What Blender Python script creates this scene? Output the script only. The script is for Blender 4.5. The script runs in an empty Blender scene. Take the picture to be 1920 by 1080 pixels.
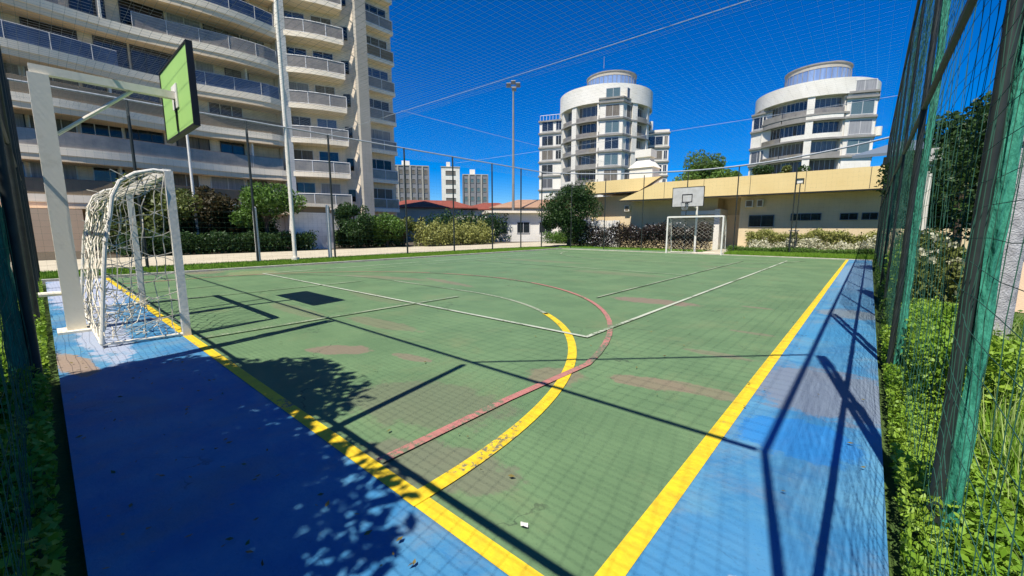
import bpy, math, random
import numpy as np
from mathutils import Vector, Matrix

random.seed(7)
rng = np.random.default_rng(7)
scene = bpy.context.scene
col = scene.collection
R = math.radians

# ------------------------------------------------------------------ camera, sky, sun, exposure
cam_data = bpy.data.cameras.new('camera')
cam_data.sensor_width = 36.0
cam_data.lens = 36.0 * 765.0 / 1920.0
cam_data.clip_start = 0.03
cam_data.clip_end = 2500
cam = bpy.data.objects.new('camera', cam_data)
cam.location = (0.637, -1.113, 1.35)
cam.rotation_euler = (R(90 - 8.18), 0, R(41.0))
col.objects.link(cam)
scene.camera = cam

SUN_DIR = Vector((0.12, -0.56, 1.0)).normalized()      # towards the sun
elev = math.asin(SUN_DIR.z)
world = bpy.data.worlds.new('World')
scene.world = world
world.use_nodes = True
wn = world.node_tree
wn.nodes.clear()
wo = wn.nodes.new('ShaderNodeOutputWorld')
bg = wn.nodes.new('ShaderNodeBackground')
sky = wn.nodes.new('ShaderNodeTexSky')
sky.sky_type = 'NISHITA'
sky.sun_disc = False
sky.sun_elevation = elev
sky.sun_rotation = math.atan2(SUN_DIR.x, SUN_DIR.y)
sky.altitude = 600
sky.air_density = 1.0
sky.dust_density = 0.1
sky.ozone_density = 4.0
hs = wn.nodes.new('ShaderNodeHueSaturation')
hs.inputs['Saturation'].default_value = 1.75
hs.inputs['Value'].default_value = 1.0
wn.links.new(sky.outputs[0], hs.inputs['Color'])
tint = wn.nodes.new('ShaderNodeMix')
tint.data_type = 'RGBA'; tint.blend_type = 'MULTIPLY'
tint.inputs[0].default_value = 1.0
tint.inputs[7].default_value = (.62, .88, 1.24, 1)
wn.links.new(hs.outputs[0], tint.inputs[6])
wn.links.new(tint.outputs[2], bg.inputs[0])
wn.links.new(bg.outputs[0], wo.inputs[0])
bg.inputs[1].default_value = 0.075

sd = bpy.data.lights.new('sun', 'SUN')
sd.energy = 5.0
sd.angle = R(0.36)
sd.color = (1.0, 0.95, 0.87)
so = bpy.data.objects.new('sun', sd)
so.rotation_euler = SUN_DIR.to_track_quat('Z', 'Y').to_euler()
so.location = (0, -20, 40)
col.objects.link(so)
scene.view_settings.view_transform = 'Standard'
scene.view_settings.look = 'None'
scene.view_settings.gamma = 1.0
scene.view_settings.exposure = 0.56

# ------------------------------------------------------------------ helpers
def lin(c):
    c = c / 255.0
    return c / 12.92 if c <= 0.04045 else ((c + 0.055) / 1.055) ** 2.4

def S(r, g, b, k=0.8):
    k *= .84
    return (min(lin(r) * k, .85), min(lin(g) * k, .85), min(lin(b) * k, .85), 1)

MATS = {}
def mat(name, c1, c2=None, scale=3.0, rough=0.7, bump=0.0, bscale=40.0, metal=0.0, spec=0.4, stretch=None, detail=6, trans=0.0, amount=0.5):
    m = bpy.data.materials.new(name)
    m.use_nodes = True
    nt = m.node_tree
    b = nt.nodes['Principled BSDF']
    b.inputs['Roughness'].default_value = rough
    b.inputs['Metallic'].default_value = metal
    b.inputs['Specular IOR Level'].default_value = spec
    if trans: b.inputs['Transmission Weight'].default_value = trans
    tc = nt.nodes.new('ShaderNodeTexCoord')
    src = tc.outputs['Object']
    if stretch:
        mp = nt.nodes.new('ShaderNodeMapping')
        mp.inputs['Scale'].default_value = stretch
        nt.links.new(src, mp.inputs[0]); src = mp.outputs[0]
    if c2:
        n = nt.nodes.new('ShaderNodeTexNoise')
        n.inputs['Scale'].default_value = scale
        n.inputs['Detail'].default_value = detail
        n.inputs['Roughness'].default_value = 0.65
        nt.links.new(src, n.inputs['Vector'])
        r = nt.nodes.new('ShaderNodeValToRGB')
        r.color_ramp.elements[0].position = amount - .18
        r.color_ramp.elements[1].position = amount + .18
        r.color_ramp.elements[0].color = c1
        r.color_ramp.elements[1].color = c2
        nt.links.new(n.outputs[0], r.inputs[0])
        nt.links.new(r.outputs[0], b.inputs['Base Color'])
    else:
        b.inputs['Base Color'].default_value = c1
    if bump:
        n2 = nt.nodes.new('ShaderNodeTexNoise')
        n2.inputs['Scale'].default_value = bscale
        n2.inputs['Detail'].default_value = 4
        nt.links.new(src, n2.inputs['Vector'])
        bp = nt.nodes.new('ShaderNodeBump')
        bp.inputs['Strength'].default_value = bump
        bp.inputs['Distance'].default_value = 0.02
        nt.links.new(n2.outputs[0], bp.inputs['Height'])
        nt.links.new(bp.outputs[0], b.inputs['Normal'])
    MATS[name] = m
    return m

def glass(name, c, rough=0.08, spec=0.8):
    return mat(name, c, rough=rough, spec=spec)

def leafmat(name, c1, c2, scale=1.2, tl=0.25, rough=0.5):
    m = mat(name, c1, c2, scale=scale, rough=rough, spec=0.3, detail=3)
    nt = m.node_tree
    b = nt.nodes['Principled BSDF']
    out = nt.nodes['Material Output']
    t = nt.nodes.new('ShaderNodeBsdfTranslucent')
    mx = nt.nodes.new('ShaderNodeMixShader')
    mx.inputs[0].default_value = tl
    src = b.inputs['Base Color'].links[0].from_socket
    nt.links.new(src, t.inputs[0])
    nt.links.new(b.outputs[0], mx.inputs[1]); nt.links.new(t.outputs[0], mx.inputs[2])
    nt.links.new(mx.outputs[0], out.inputs[0])
    return m

def tag(o, label=None, cat=None, group=None, kind=None):
    if label: o['label'] = label
    if cat: o['category'] = cat
    if group: o['group'] = group
    if kind: o['kind'] = kind
    return o

def thing(name, loc, label, cat, group=None, rotz=0):
    o = bpy.data.objects.new(name, None)
    o.location = loc
    o.rotation_euler = (0, 0, rotz)
    o.empty_display_size = 0.2
    col.objects.link(o)
    return tag(o, label, cat, group)

def root_of(o):
    while o.parent: o = o.parent
    return o

class MB:
    def __init__(s): s.v = []; s.f = []; s.smooth = False
    def add(s, vs, fs):
        b = len(s.v)
        s.v += [tuple(v) for v in vs]
        s.f += [tuple(i + b for i in f) for f in fs]
        return s
    def box(s, x0, y0, z0, x1, y1, z1):
        x0, x1 = sorted((x0, x1)); y0, y1 = sorted((y0, y1)); z0, z1 = sorted((z0, z1))
        return s.add([(x0,y0,z0),(x1,y0,z0),(x1,y1,z0),(x0,y1,z0),(x0,y0,z1),(x1,y0,z1),(x1,y1,z1),(x0,y1,z1)],
              [(0,3,2,1),(4,5,6,7),(0,1,5,4),(1,2,6,5),(2,3,7,6),(3,0,4,7)])
    def obox(s, c, ax, ay, az, hx, hy, hz):
        c = Vector(c); ax = Vector(ax) * hx; ay = Vector(ay) * hy; az = Vector(az) * hz
        vs = [c + ax*i + ay*j + az*k for k in (-1,1) for j, i in ((-1,-1),(-1,1),(1,1),(1,-1))]
        return s.add(vs, [(0,3,2,1),(4,5,6,7),(0,1,5,4),(1,2,6,5),(2,3,7,6),(3,0,4,7)])
    def tube(s, pts, r, n=8, cap=True):
        pts = [Vector(p) for p in pts]
        rs = r if isinstance(r, (list, tuple)) else [r] * len(pts)
        b = len(s.v)
        t0 = (pts[1] - pts[0]).normalized()
        ref = Vector((0,0,1)) if abs(t0.z) < .9 else Vector((1,0,0))
        nrm = t0.cross(ref).normalized()
        for i, p in enumerate(pts):
            t = (pts[min(i+1, len(pts)-1)] - pts[max(i-1, 0)]).normalized()
            nrm = (nrm - t * nrm.dot(t)).normalized()
            bi = t.cross(nrm)
            for k in range(n):
                a = 2*math.pi*k/n + (math.pi/4 if n == 4 else 0)
                q = p + (nrm*math.cos(a) + bi*math.sin(a)) * rs[i]
                s.v.append(tuple(q))
        for i in range(len(pts)-1):
            for k in range(n):
                s.f.append((b+i*n+k, b+i*n+(k+1)%n, b+(i+1)*n+(k+1)%n, b+(i+1)*n+k))
        if cap:
            s.f.append(tuple(b+k for k in reversed(range(n))))
            s.f.append(tuple(b+(len(pts)-1)*n+k for k in range(n)))
        return s
    def prism(s, poly, z0, z1):
        n = len(poly); b = len(s.v)
        A = sum(poly[i][0]*poly[(i+1)%n][1]-poly[(i+1)%n][0]*poly[i][1] for i in range(n))
        if A < 0: poly = poly[::-1]
        s.v += [(p[0], p[1], z0) for p in poly] + [(p[0], p[1], z1) for p in poly]
        s.f.append(tuple(b+i for i in reversed(range(n))))
        s.f.append(tuple(b+n+i for i in range(n)))
        for i in range(n):
            j = (i+1) % n
            s.f.append((b+i, b+j, b+n+j, b+n+i))
        return s
    def prism_y(s, poly, y0, y1):       # polygon in XZ
        t = MB(); t.prism([(p[0], p[1]) for p in poly], 0, 1)
        vs = [(v[0], y1 + (y0-y1)*v[2], v[1]) for v in t.v]
        return s.add(vs, t.f)
    def ring(s, cx, cy, r0, r1, z0, z1, a0=0, a1=2*math.pi, n=48):
        full = abs(a1-a0-2*math.pi) < 1e-6
        b = len(s.v); m = n if full else n+1
        for i in range(m):
            a = a0+(a1-a0)*i/n; c, q = math.cos(a), math.sin(a)
            s.v += [(cx+r0*c,cy+r0*q,z0),(cx+r1*c,cy+r1*q,z0),(cx+r1*c,cy+r1*q,z1),(cx+r0*c,cy+r0*q,z1)]
        for i in range(n):
            j = (i+1) % m
            for k in range(4):
                l = (k+1) % 4
                s.f.append((b+i*4+k, b+i*4+l, b+j*4+l, b+j*4+k))
        if not full:
            s.f.append((b,b+3,b+2,b+1)); e = b+(m-1)*4; s.f.append((e,e+1,e+2,e+3))
        return s
    def strip(s, pts, w, z):             # flat ribbon along pts
        b = len(s.v); n = len(pts)
        for i in range(n):
            p = Vector(pts[i]); t = (Vector(pts[min(i+1,n-1)])-Vector(pts[max(i-1,0)])).normalized()
            q = Vector((-t.y, t.x))
            a = p+q*w/2; c = p-q*w/2
            s.v += [(a.x,a.y,z),(c.x,c.y,z)]
        for i in range(n-1): s.f.append((b+2*i, b+2*i+1, b+2*i+3, b+2*i+2))
        return s
    def build(s, name, m, parent=None, smooth=False, label=None):
        me = bpy.data.meshes.new(name)
        o = bpy.data.objects.new(name, me)
        off = Vector((0,0,0))
        if parent: off = root_of(parent).location.copy()
        me.from_pydata([(v[0]-off.x, v[1]-off.y, v[2]-off.z) for v in s.v], [], s.f)
        me.materials.append(MATS[m] if isinstance(m, str) else m)
        if smooth or s.smooth:
            me.polygons.foreach_set('use_smooth', [True]*len(me.polygons))
            try: me.set_sharp_from_angle(angle=R(38))
            except Exception: pass
        me.update()
        col.objects.link(o)
        if parent: o.parent = parent
        if label: o['label'] = label
        return o

def quads_obj(name, V, m, parent=None, tris=False):
    """V: (N,4,3) numpy"""
    off = np.array(root_of(parent).location) if parent else np.zeros(3)
    k = V.shape[1]; n = V.shape[0]
    me = bpy.data.meshes.new(name)
    me.vertices.add(n*k); me.vertices.foreach_set('co', (V - off).astype(np.float32).ravel())
    me.loops.add(n*k); me.loops.foreach_set('vertex_index', np.arange(n*k, dtype=np.int32))
    me.polygons.add(n); me.polygons.foreach_set('loop_start', np.arange(0, n*k, k, dtype=np.int32))
    me.polygons.foreach_set('loop_total', np.full(n, k, dtype=np.int32))
    me.update(calc_edges=True); me.validate()
    me.materials.append(MATS[m])
    o = bpy.data.objects.new(name, me); col.objects.link(o)
    if parent: o.parent = parent
    return o

def leaves(C, size, up=0.35, aspect=0.5):
    """diamond leaves at centres C -> (N,4,3)"""
    n = len(C)
    d = rng.normal(size=(n,3)); d[:,2] += up; d /= np.linalg.norm(d,axis=1)[:,None]
    e = rng.normal(size=(n,3)); e -= (e*d).sum(1)[:,None]*d; e /= np.linalg.norm(e,axis=1)[:,None]
    f = np.cross(d, e)
    s = (size*rng.uniform(.6,1.3,n))[:,None]
    return np.stack([C-e*s, C-f*s*aspect+e*s*.1, C+e*s, C+f*s*aspect+e*s*.1],1)

def blades(P, h, w=0.006, lean=0.35):
    n = len(P); a = rng.uniform(0,2*math.pi,n)
    hh = (h*rng.uniform(.5,1.2,n))
    side = np.stack([np.cos(a),np.sin(a),np.zeros(n)],1)*w
    b = rng.uniform(0,2*math.pi,n); l = rng.uniform(0,lean,n)*hh
    top = P+np.stack([np.cos(b)*l,np.sin(b)*l,hh],1)
    return np.stack([P-side,P+side,top+side*.25,top-side*.25],1)

# ------------------------------------------------------------------ materials
mat('white_paint', S(245,241,230,1), S(226,222,208,1), scale=2.2, rough=.5, bump=.15, bscale=25)
mat('old_white_metal', S(246,238,218,1), S(190,172,140), scale=2.0, rough=.55, bump=.06, bscale=18, amount=.72)
mat('dark_post', (.012,.017,.016,1), (.03,.04,.035,1), scale=5, rough=.55)
mat('green_pole', (.006,.03,.022,1), (.012,.05,.034,1), scale=6, rough=.5, bump=.2)
mat('green_net', (.018,.085,.055,1), rough=.8)
mat('green_bundle', (.015,.17,.11,1), (.06,.34,.22,1), scale=22, rough=.8, bump=.8, bscale=55, stretch=(1,1,.3))
mat('ceiling_net', (.27,.28,.28,1), rough=.7)
mat('white_rope', S(205,208,210), S(170,176,182), scale=8, rough=.8)
mat('goal_rope', S(240,234,216,1), S(206,194,168,.9), scale=9, rough=.85)
mat('black_rope', (.01,.01,.01,1), rough=.7)
mat('board_green', S(166,208,116,1.15), S(158,202,112,1.2), scale=1.6, rough=.5, bump=.05)
mat('board_white', S(228,226,220), S(205,202,194), scale=3, rough=.5)
mat('black_paint', (.012,.012,.012,1), rough=.5)
mat('orange_metal', (.3,.09,.03,1), rough=.5)
mat('line_yellow', S(252,216,30,.85), S(196,168,70,.7), scale=9, rough=.6, bump=.2, amount=.70, detail=9)
mat('line_white', S(216,222,196,.8), S(150,176,140,.75), scale=6, rough=.65, amount=.6)
mat('line_pale', S(180,186,156,.8), S(128,158,120,.75), scale=5, rough=.65, amount=.52)
mat('line_pink', S(206,136,124,.8), S(160,132,110,.75), scale=5, rough=.65, amount=.6)
mat('kerb', S(226,222,206), S(190,184,166), scale=4, rough=.8, bump=.3)
mat('concrete', S(232,220,190,.75), S(205,192,164,.75), scale=1.2, rough=.9, bump=.3)
mat('grey_concrete', S(214,212,210,.9), S(160,158,158,.85), scale=9, rough=.9, bump=.7, bscale=60)
mat('grass_ground', (.035,.075,.012,1), (.07,.11,.02,1), scale=2.5, rough=.95, bump=.8, bscale=30)
mat('soil', (.06,.045,.03,1), (.1,.08,.05,1), scale=3, rough=.95, bump=.6)
mat('tan_wall', (.86,.60,.35,1), (.8,.55,.32,1), scale=.7, rough=.85, bump=.1)
mat('beige_wall', S(242,220,178,.95), S(230,206,162,.95), scale=.9, rough=.85, bump=.15, bscale=12)
mat('fascia', S(254,226,160,.88), S(246,216,148,.88), scale=.6, rough=.75, bump=.05)
mat('cream_wall', S(248,243,230,1), S(232,226,210,1), scale=.5, rough=.8, bump=.05)
mat('peach_wall', (.86,.62,.42,1), (.8,.56,.37,1), scale=1.5, rough=.9, bump=.2)
mat('cream_shade', S(214,206,190,.8), S(196,188,170,.8), scale=.5, rough=.8)
mat('slab_grey', S(176,172,164,.8), S(150,146,138,.8), scale=.8, rough=.8)
mat('stone_tan', (.78,.66,.50,1), (.62,.51,.38,1), scale=1.6, rough=.9, bump=.4, bscale=9)
mat('white_slab', (.88,.78,.60,1), (.82,.70,.52,1), scale=.5, rough=.7)
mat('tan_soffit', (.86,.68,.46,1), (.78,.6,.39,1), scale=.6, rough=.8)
mat('grey_parapet', S(150,132,104,.85), S(130,114,90,.85), scale=.6, rough=.5)
mat('white_frame', S(232,230,226,.85), rough=.5)
mat('dark_frame', (.03,.03,.035,1), rough=.4)
mat('curtain', S(150,142,130,.8), S(104,98,92,.8), scale=3, rough=.9, stretch=(1,6,.15))
mat('curtain_white', S(205,206,206,.7), S(150,152,158,.7), scale=3, rough=.8, stretch=(6,6,.15))
glass('dark_glass', (.02,.024,.03,1))
glass('black_glass', (.006,.007,.009,1), rough=.15, spec=.5)
glass('tower_glass', (.11,.11,.11,1), rough=.2)
glass('blue_glass', (.05,.09,.17,1), rough=.12)
glass('green_glass', (.10,.15,.15,1), rough=.15)
mat('rail_glass', S(176,166,148,.8), S(140,132,118,.8), scale=1.1, rough=.15, spec=.8)
mat('blue_rail_glass', S(104,120,146,.7), S(76,86,108,.7), scale=1.3, rough=.12, spec=.8)
mat('penthouse_glass', S(160,186,226,.9), S(118,146,196,.8), scale=.5, rough=.2, spec=.7, stretch=(2,2,.2))
mat('roof_red', S(176,92,70,.7), S(140,72,56,.7), scale=2, rough=.85, bump=.5, bscale=6)
mat('roof_peach', S(206,164,132,.7), S(186,144,112,.7), scale=1.2, rough=.85)
mat('grey_roof', S(120,134,146,.8), rough=.6)
mat('grey_block', S(168,168,170,.75), S(146,146,150,.75), scale=.2, rough=.85)
mat('bark', (.09,.065,.045,1), (.05,.035,.025,1), scale=9, rough=.95, bump=.8, bscale=20)
leafmat('leaf_dark', (.018,.05,.012,1), (.045,.09,.018,1), scale=1.6)
leafmat('leaf_mid', (.05,.11,.014,1), (.11,.2,.03,1), scale=1.4)
leafmat('leaf_bright', (.12,.25,.015,1), (.26,.38,.04,1), scale=2.2)
leafmat('leaf_olive', (.07,.1,.02,1), (.15,.17,.04,1), scale=1.1)
leafmat('leaf_brown', (.04,.032,.012,1), (.07,.055,.02,1), scale=1.3)
leafmat('leaf_purple', (.025,.012,.014,1), (.04,.03,.018,1), scale=2)
leafmat('leaf_yellow', (.2,.22,.05,1), (.36,.36,.11,1), scale=3)
leafmat('leaf_litter', (.16,.11,.04,1), (.22,.2,.05,1), scale=8)
leafmat('leaf_pale', (.5,.48,.3,1), (.62,.6,.45,1), scale=3)
leafmat('petal', (.6,.58,.56,1), (.7,.68,.66,1), scale=4)
leafmat('grass_blade', (.11,.25,.015,1), (.22,.36,.04,1), scale=3)
leafmat('dry_blade', (.3,.42,.1,1), (.5,.58,.22,1), scale=5)

def line_paint(name, c1, c2, worn, amt):
    m = mat(name, c1, c2, scale=9, rough=.6, bump=.2, amount=.6, detail=9)
    nt = m.node_tree; b = nt.nodes['Principled BSDF']; N = nt.nodes.new; L = nt.links.new
    src = b.inputs['Base Color'].links[0].from_socket
    tc = N('ShaderNodeTexCoord')
    a = N('ShaderNodeTexNoise'); a.inputs['Scale'].default_value = .9; a.inputs['Detail'].default_value = 2; L(tc.outputs['Object'], a.inputs[0])
    f = N('ShaderNodeTexNoise'); f.inputs['Scale'].default_value = 22; f.inputs['Detail'].default_value = 9; f.inputs['Roughness'].default_value = .75; L(tc.outputs['Object'], f.inputs[0])
    ad = N('ShaderNodeMath'); ad.operation = 'ADD'; L(a.outputs[0], ad.inputs[0]); L(f.outputs[0], ad.inputs[1])
    mr = N('ShaderNodeMapRange'); mr.inputs[1].default_value = amt; mr.inputs[2].default_value = amt+.06; L(ad.outputs[0], mr.inputs[0])
    mx = N('ShaderNodeMix'); mx.data_type = 'RGBA'; L(mr.outputs[0], mx.inputs[0]); L(src, mx.inputs[6]); mx.inputs[7].default_value = worn
    L(mx.outputs[2], b.inputs['Base Color'])
line_paint('line_yellow', S(255,218,40,.85), S(230,188,50,.75), S(150,146,116,.62), 1.165)
line_paint('line_white', S(216,222,196,.8), S(190,200,172,.75), S(140,160,120,.62), 1.06)
line_paint('line_pink', S(206,136,124,.8), S(186,132,116,.75), S(140,150,116,.62), 1.05)
line_paint('line_pale', S(180,186,156,.8), S(150,166,134,.75), S(134,158,116,.62), 1.0)

def court_paint(name, base1, base2, patches, nscale, extra=None, streak=None):
    """painted concrete: base tone variation + worn patches (cx,cy,rx,ry,rot,colour,strength) at fixed places"""
    m = bpy.data.materials.new(name); m.use_nodes = True
    nt = m.node_tree; b = nt.nodes['Principled BSDF']
    b.inputs['Roughness'].default_value = .62
    b.inputs['Specular IOR Level'].default_value = .1
    N = nt.nodes.new; L = nt.links.new
    tc = N('ShaderNodeTexCoord'); P = tc.outputs['Object']
    def noise(sc, det=6, ro=.65, vec=None, dist=0):
        n = N('ShaderNodeTexNoise'); n.inputs['Scale'].default_value = sc
        n.inputs['Detail'].default_value = det; n.inputs['Roughness'].default_value = ro
        n.inputs['Distortion'].default_value = dist
        L(vec or P, n.inputs['Vector']); return n.outputs[0]
    def ramp(src, a, c, inv=False):
        r = N('ShaderNodeMapRange'); r.inputs[1].default_value = a; r.inputs[2].default_value = c
        r.interpolation_type = 'SMOOTHSTEP'
        if inv: r.inputs[3].default_value = 1; r.inputs[4].default_value = 0
        L(src, r.inputs[0]); return r.outputs[0]
    def mix(f, a, c):
        x = N('ShaderNodeMix'); x.data_type = 'RGBA'
        if isinstance(f, float): x.inputs[0].default_value = f
        else: L(f, x.inputs[0])
        for s_, v in ((6, a), (7, c)):
            if isinstance(v, tuple): x.inputs[s_].default_value = v
            else: L(v, x.inputs[s_])
        return x.outputs[2]
    def math_(op, a, c):
        x = N('ShaderNodeMath'); x.operation = op
        for i, v in enumerate((a, c)):
            if isinstance(v, (int, float)): x.inputs[i].default_value = v
            else: L(v, x.inputs[i])
        return x.outputs[0]
    c = mix(ramp(noise(nscale), .35, .65), base1, base2)
    big = noise(.35, 3)
    if extra:
        for (sc, lo, hi, colr, amt, st) in extra:
            v = P
            if st:
                mp = N('ShaderNodeMapping'); mp.inputs['Scale'].default_value = st; L(P, mp.inputs[0]); v = mp.outputs[0]
            f = math_('MULTIPLY', ramp(noise(sc, 7, .7, v, .6), lo, hi), amt)
            c = mix(f, c, colr)
    wob = noise(5.0, 9, .72)
    for (cx, cy, rx, ry, rot, colr, amt) in patches:
        mp = N('ShaderNodeMapping'); mp.vector_type = 'TEXTURE'
        mp.inputs['Location'].default_value = (cx, cy, 0)
        mp.inputs['Rotation'].default_value = (0, 0, R(rot))
        mp.inputs['Scale'].default_value = (rx, ry, 1000)
        L(P, mp.inputs[0])
        ln = N('ShaderNodeVectorMath'); ln.operation = 'LENGTH'; L(mp.outputs[0], ln.inputs[0])
        d = math_('ADD', ln.outputs['Value'], math_('MULTIPLY', wob, 1.3))
        c = mix(math_('MULTIPLY', ramp(d, 1.42, 1.62, True), amt), c, colr)
    vo = N('ShaderNodeTexVoronoi'); vo.feature = 'DISTANCE_TO_EDGE'; vo.inputs['Scale'].default_value = .55
    dv = N('ShaderNodeVectorMath'); dv.operation = 'ADD'; nz = N('ShaderNodeTexNoise'); nz.inputs['Scale'].default_value = 2.2; nz.inputs['Detail'].default_value = 6
    L(P, nz.inputs['Vector']); L(P, dv.inputs[0]); L(nz.outputs['Color'], dv.inputs[1]); L(dv.outputs[0], vo.inputs['Vector'])
    c = mix(math_('MULTIPLY', math_('MULTIPLY', ramp(vo.outputs['Distance'], .001, .006, True), ramp(noise(.9, 3), .5, .6)), .55), c, (.03,.035,.03,1))
    c = mix(math_('MULTIPLY', ramp(noise(13, 8, .8), .60, .72), .35), c, S(170,172,150,.66))
    fine = noise(60, 3)
    c = mix(math_('MULTIPLY', ramp(fine, .55, .75), .22), c, (.02,.03,.02,1))
    L(c, b.inputs['Base Color'])
    bp = N('ShaderNodeBump'); bp.inputs['Strength'].default_value = .25; bp.inputs['Distance'].default_value = .01
    L(noise(45, 5), bp.inputs['Height']); L(bp.outputs[0], b.inputs['Normal'])
    MATS[name] = m

BR = S(160,148,122,.66)
PK = S(164,146,126,.66)
G1 = S(121,154,110,.62); G2 = S(133,166,118,.64)
court_paint('court_green', G1, G2, [
    (-.72,2.30,.42,.16,12,BR,.9),(-.35,2.42,.42,.13,4,BR,.75),(-1.45,1.9,.3,.28,20,BR,.75),
    (-2.35,6.4,.9,.32,6,PK,.9),(-3.78,.98,.42,.2,35,PK,.85),(-2.9,1.35,.3,.1,10,PK,.7),
    (-.72,6.95,.28,.09,0,PK,.6),(-9.6,5.2,1.6,.3,15,BR,.6),(-7.5,5.7,1.3,.18,-10,PK,.6),
    (-1.9,.75,.8,.45,20,S(138,144,116,.62),.7),(-1.15,.25,.6,.25,20,S(146,144,122,.62),.7),(-.5,3.6,.4,.1,5,PK,.5),(-4.6,2.0,.9,.2,5,BR,.5),(-6.8,3.2,1.2,.25,-5,S(150,156,120,.62),.5),(-6.6,1.6,1.1,.2,0,BR,.35),(-5.2,10.5,1.8,.5,0,BR,.3),
    (-10,13,2.5,.5,0,BR,.35),(-3,15,1.4,.35,0,BR,.25),(-.4,4.9,.3,.08,0,PK,.5),(-15,2.2,.5,.6,0,BR,.7),(-13.9,3.2,.8,.8,0,S(170,170,120,.7),.5)],
    1.1, extra=[(.8,.5,.72,S(150,160,116,.66),.5,(1,1,1)), (2.5,.55,.75,S(116,146,112,.62),.5,(.5,1.4,1)), (7,.6,.78,S(112,124,92,.62),.45,None)])
B1 = S(74,152,206,.64); B2 = S(112,178,214,.66)
court_paint('court_blue', B1, B2, [
    (.5,3.1,.7,.75,0,S(150,158,172,.64),.85),(.4,2.0,.4,.35,30,S(52,148,226,.7),.75),(.4,5.6,.5,.7,0,S(84,168,218,.66),.7),(.3,.6,.5,.3,40,S(84,160,214,.66),.6),
    (.55,7.3,.5,.5,0,S(160,168,168,.66),.7),(-7.5,-.7,2.8,.28,0,S(196,200,214,.8),.8),(-13,-.6,4.6,.7,0,S(196,202,220,.8),.9),
    (-5.3,-1.02,.7,.14,8,S(176,150,124,.8),.9),(.42,.45,.07,.12,30,S(200,214,225,.8),.8),(.45,9.5,.5,1.5,0,S(110,168,205,.68),.8),(.5,15.5,.6,5.5,0,S(140,180,208,.68),.9)],
    1.6, extra=[(1.3,.46,.66,S(140,168,188,.62),.75,(1,.6,1)), (6,.55,.75,S(50,130,200,.62),.5,(1,3,1)), (16,.6,.75,S(140,172,196,.64),.4,(1,4,1))])

# ------------------------------------------------------------------ ground, court, lines
def struct(name, mb, m, label=None):
    o = mb.build(name, m); o['kind'] = 'structure'; return o
def sheet(name, x0, y0, x1, y1, z, m):
    mb = MB(); mb.v = [(x0,y0,z),(x1,y0,z),(x1,y1,z),(x0,y1,z)]; mb.f = [(0,1,2,3)]
    return struct(name, mb, m)
sheet('ground', -900, -700, 700, 900, -.06, 'grass_ground')
mb = MB(); mb.box(-15.4, -1.125, -.058, .815, 22.62, -.004); struct('court_slab', mb, 'concrete')
sheet('green_court', -15.38, 0.0, 0.0, 22.6, 0.0, 'court_green')
mb = MB()
mb.v = [(-15.38,-1.13,0),(.82,-1.13,0),(.82,0,0),(-15.38,0,0),(0,0,0),(.82,22.6,0),(0,22.6,0)]
mb.f = [(0,1,2,3)]; mb.f.append((4,2,5,6))
struct('blue_border', mb, 'court_blue')
sheet('far_apron', -17.5, 22.62, .84, 26.2, -.01, 'court_green')
mb = MB(); mb.strip([(-15.38,0),(.06,0)], .09, .004); mb.strip([(-.008,.046),(-.008,22.6)], .093, .004)
struct('yellow_boundary_line', mb, 'line_yellow')
def arc(cx, cy, r, a0, a1, n=40):
    return [(cx+r*math.cos(R(a0+(a1-a0)*i/n)), cy+r*math.sin(R(a0+(a1-a0)*i/n))) for i in range(n+1)]
mb = MB(); mb.strip(arc(-5.9,0,4.93,-.6,57), .095, .008); struct('yellow_arc_line', mb, 'line_yellow')
mb = MB(); mb.strip(arc(-5.9,0,4.93,56,90) + [(-9.2,4.93)] + arc(-9.2,0,4.93,90,178), .07, .008); struct('faded_arc_line', mb, 'line_pale')
mb = MB(); mb.strip([(-1.4,.05),(-1.42,1.2)] + arc(-7.35,1.1,6.1,12,168) + [(-13.3,.05)], .07, .012); struct('pink_arc_line', mb, 'line_pink')
for yy0, yy1 in ((21.5,0),):
    mb = MB(); mb.strip(arc(-7.35,21.5,6.1,-170,-10), .07, .012); struct('far_pink_arc_line', mb, 'line_pale')
mb = MB()
mb.strip([(-1.93,3.3),(-1.93,19.75)], .06, .016); mb.strip([(-13.3,3.3),(-13.3,19.75)], .06, .016)
mb.strip([(-1.90,3.27),(-13.33,3.27)], .06, .016); mb.strip([(-1.90,19.78),(-13.33,19.78)], .06, .016)
struct('white_court_line', mb, 'line_white')
mb = MB()
mb.strip([(-3.33,6.0),(-3.33,18.5)], .05, .02); mb.strip([(-5.5,.06),(-5.5,4.3)], .06, .02); mb.strip([(-9.3,.06),(-9.3,4.3)], .06, .02)
mb.strip([(-3.3,11.3),(-12.2,11.3)], .06, .02); mb.strip([(-12.2,6.0),(-12.2,18.5)], .05, .02)
struct('pale_court_line', mb, 'line_pale')
mb = MB(); mb.box(-15.56, -1.2, -.06, -15.4, 22.62, .06); mb.box(-15.56, 22.62, -.06, .84, 22.78, .03)
struct('kerb', mb, 'kerb')
mb = MB(); mb.box(-26.5,-60,-.06,-19.3,60,.0); struct('path', mb, 'concrete')
mb = MB(); mb.box(-6.9,22.8,-.06,-5.3,29.4,.015); struct('entrance_path', mb, 'concrete')
sheet('garden_bed', -60, -40, -26.5, 60, -.03, 'soil')
mb = MB(); mb.box(-1000,60,-.059,-20,61,-.02)

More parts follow.
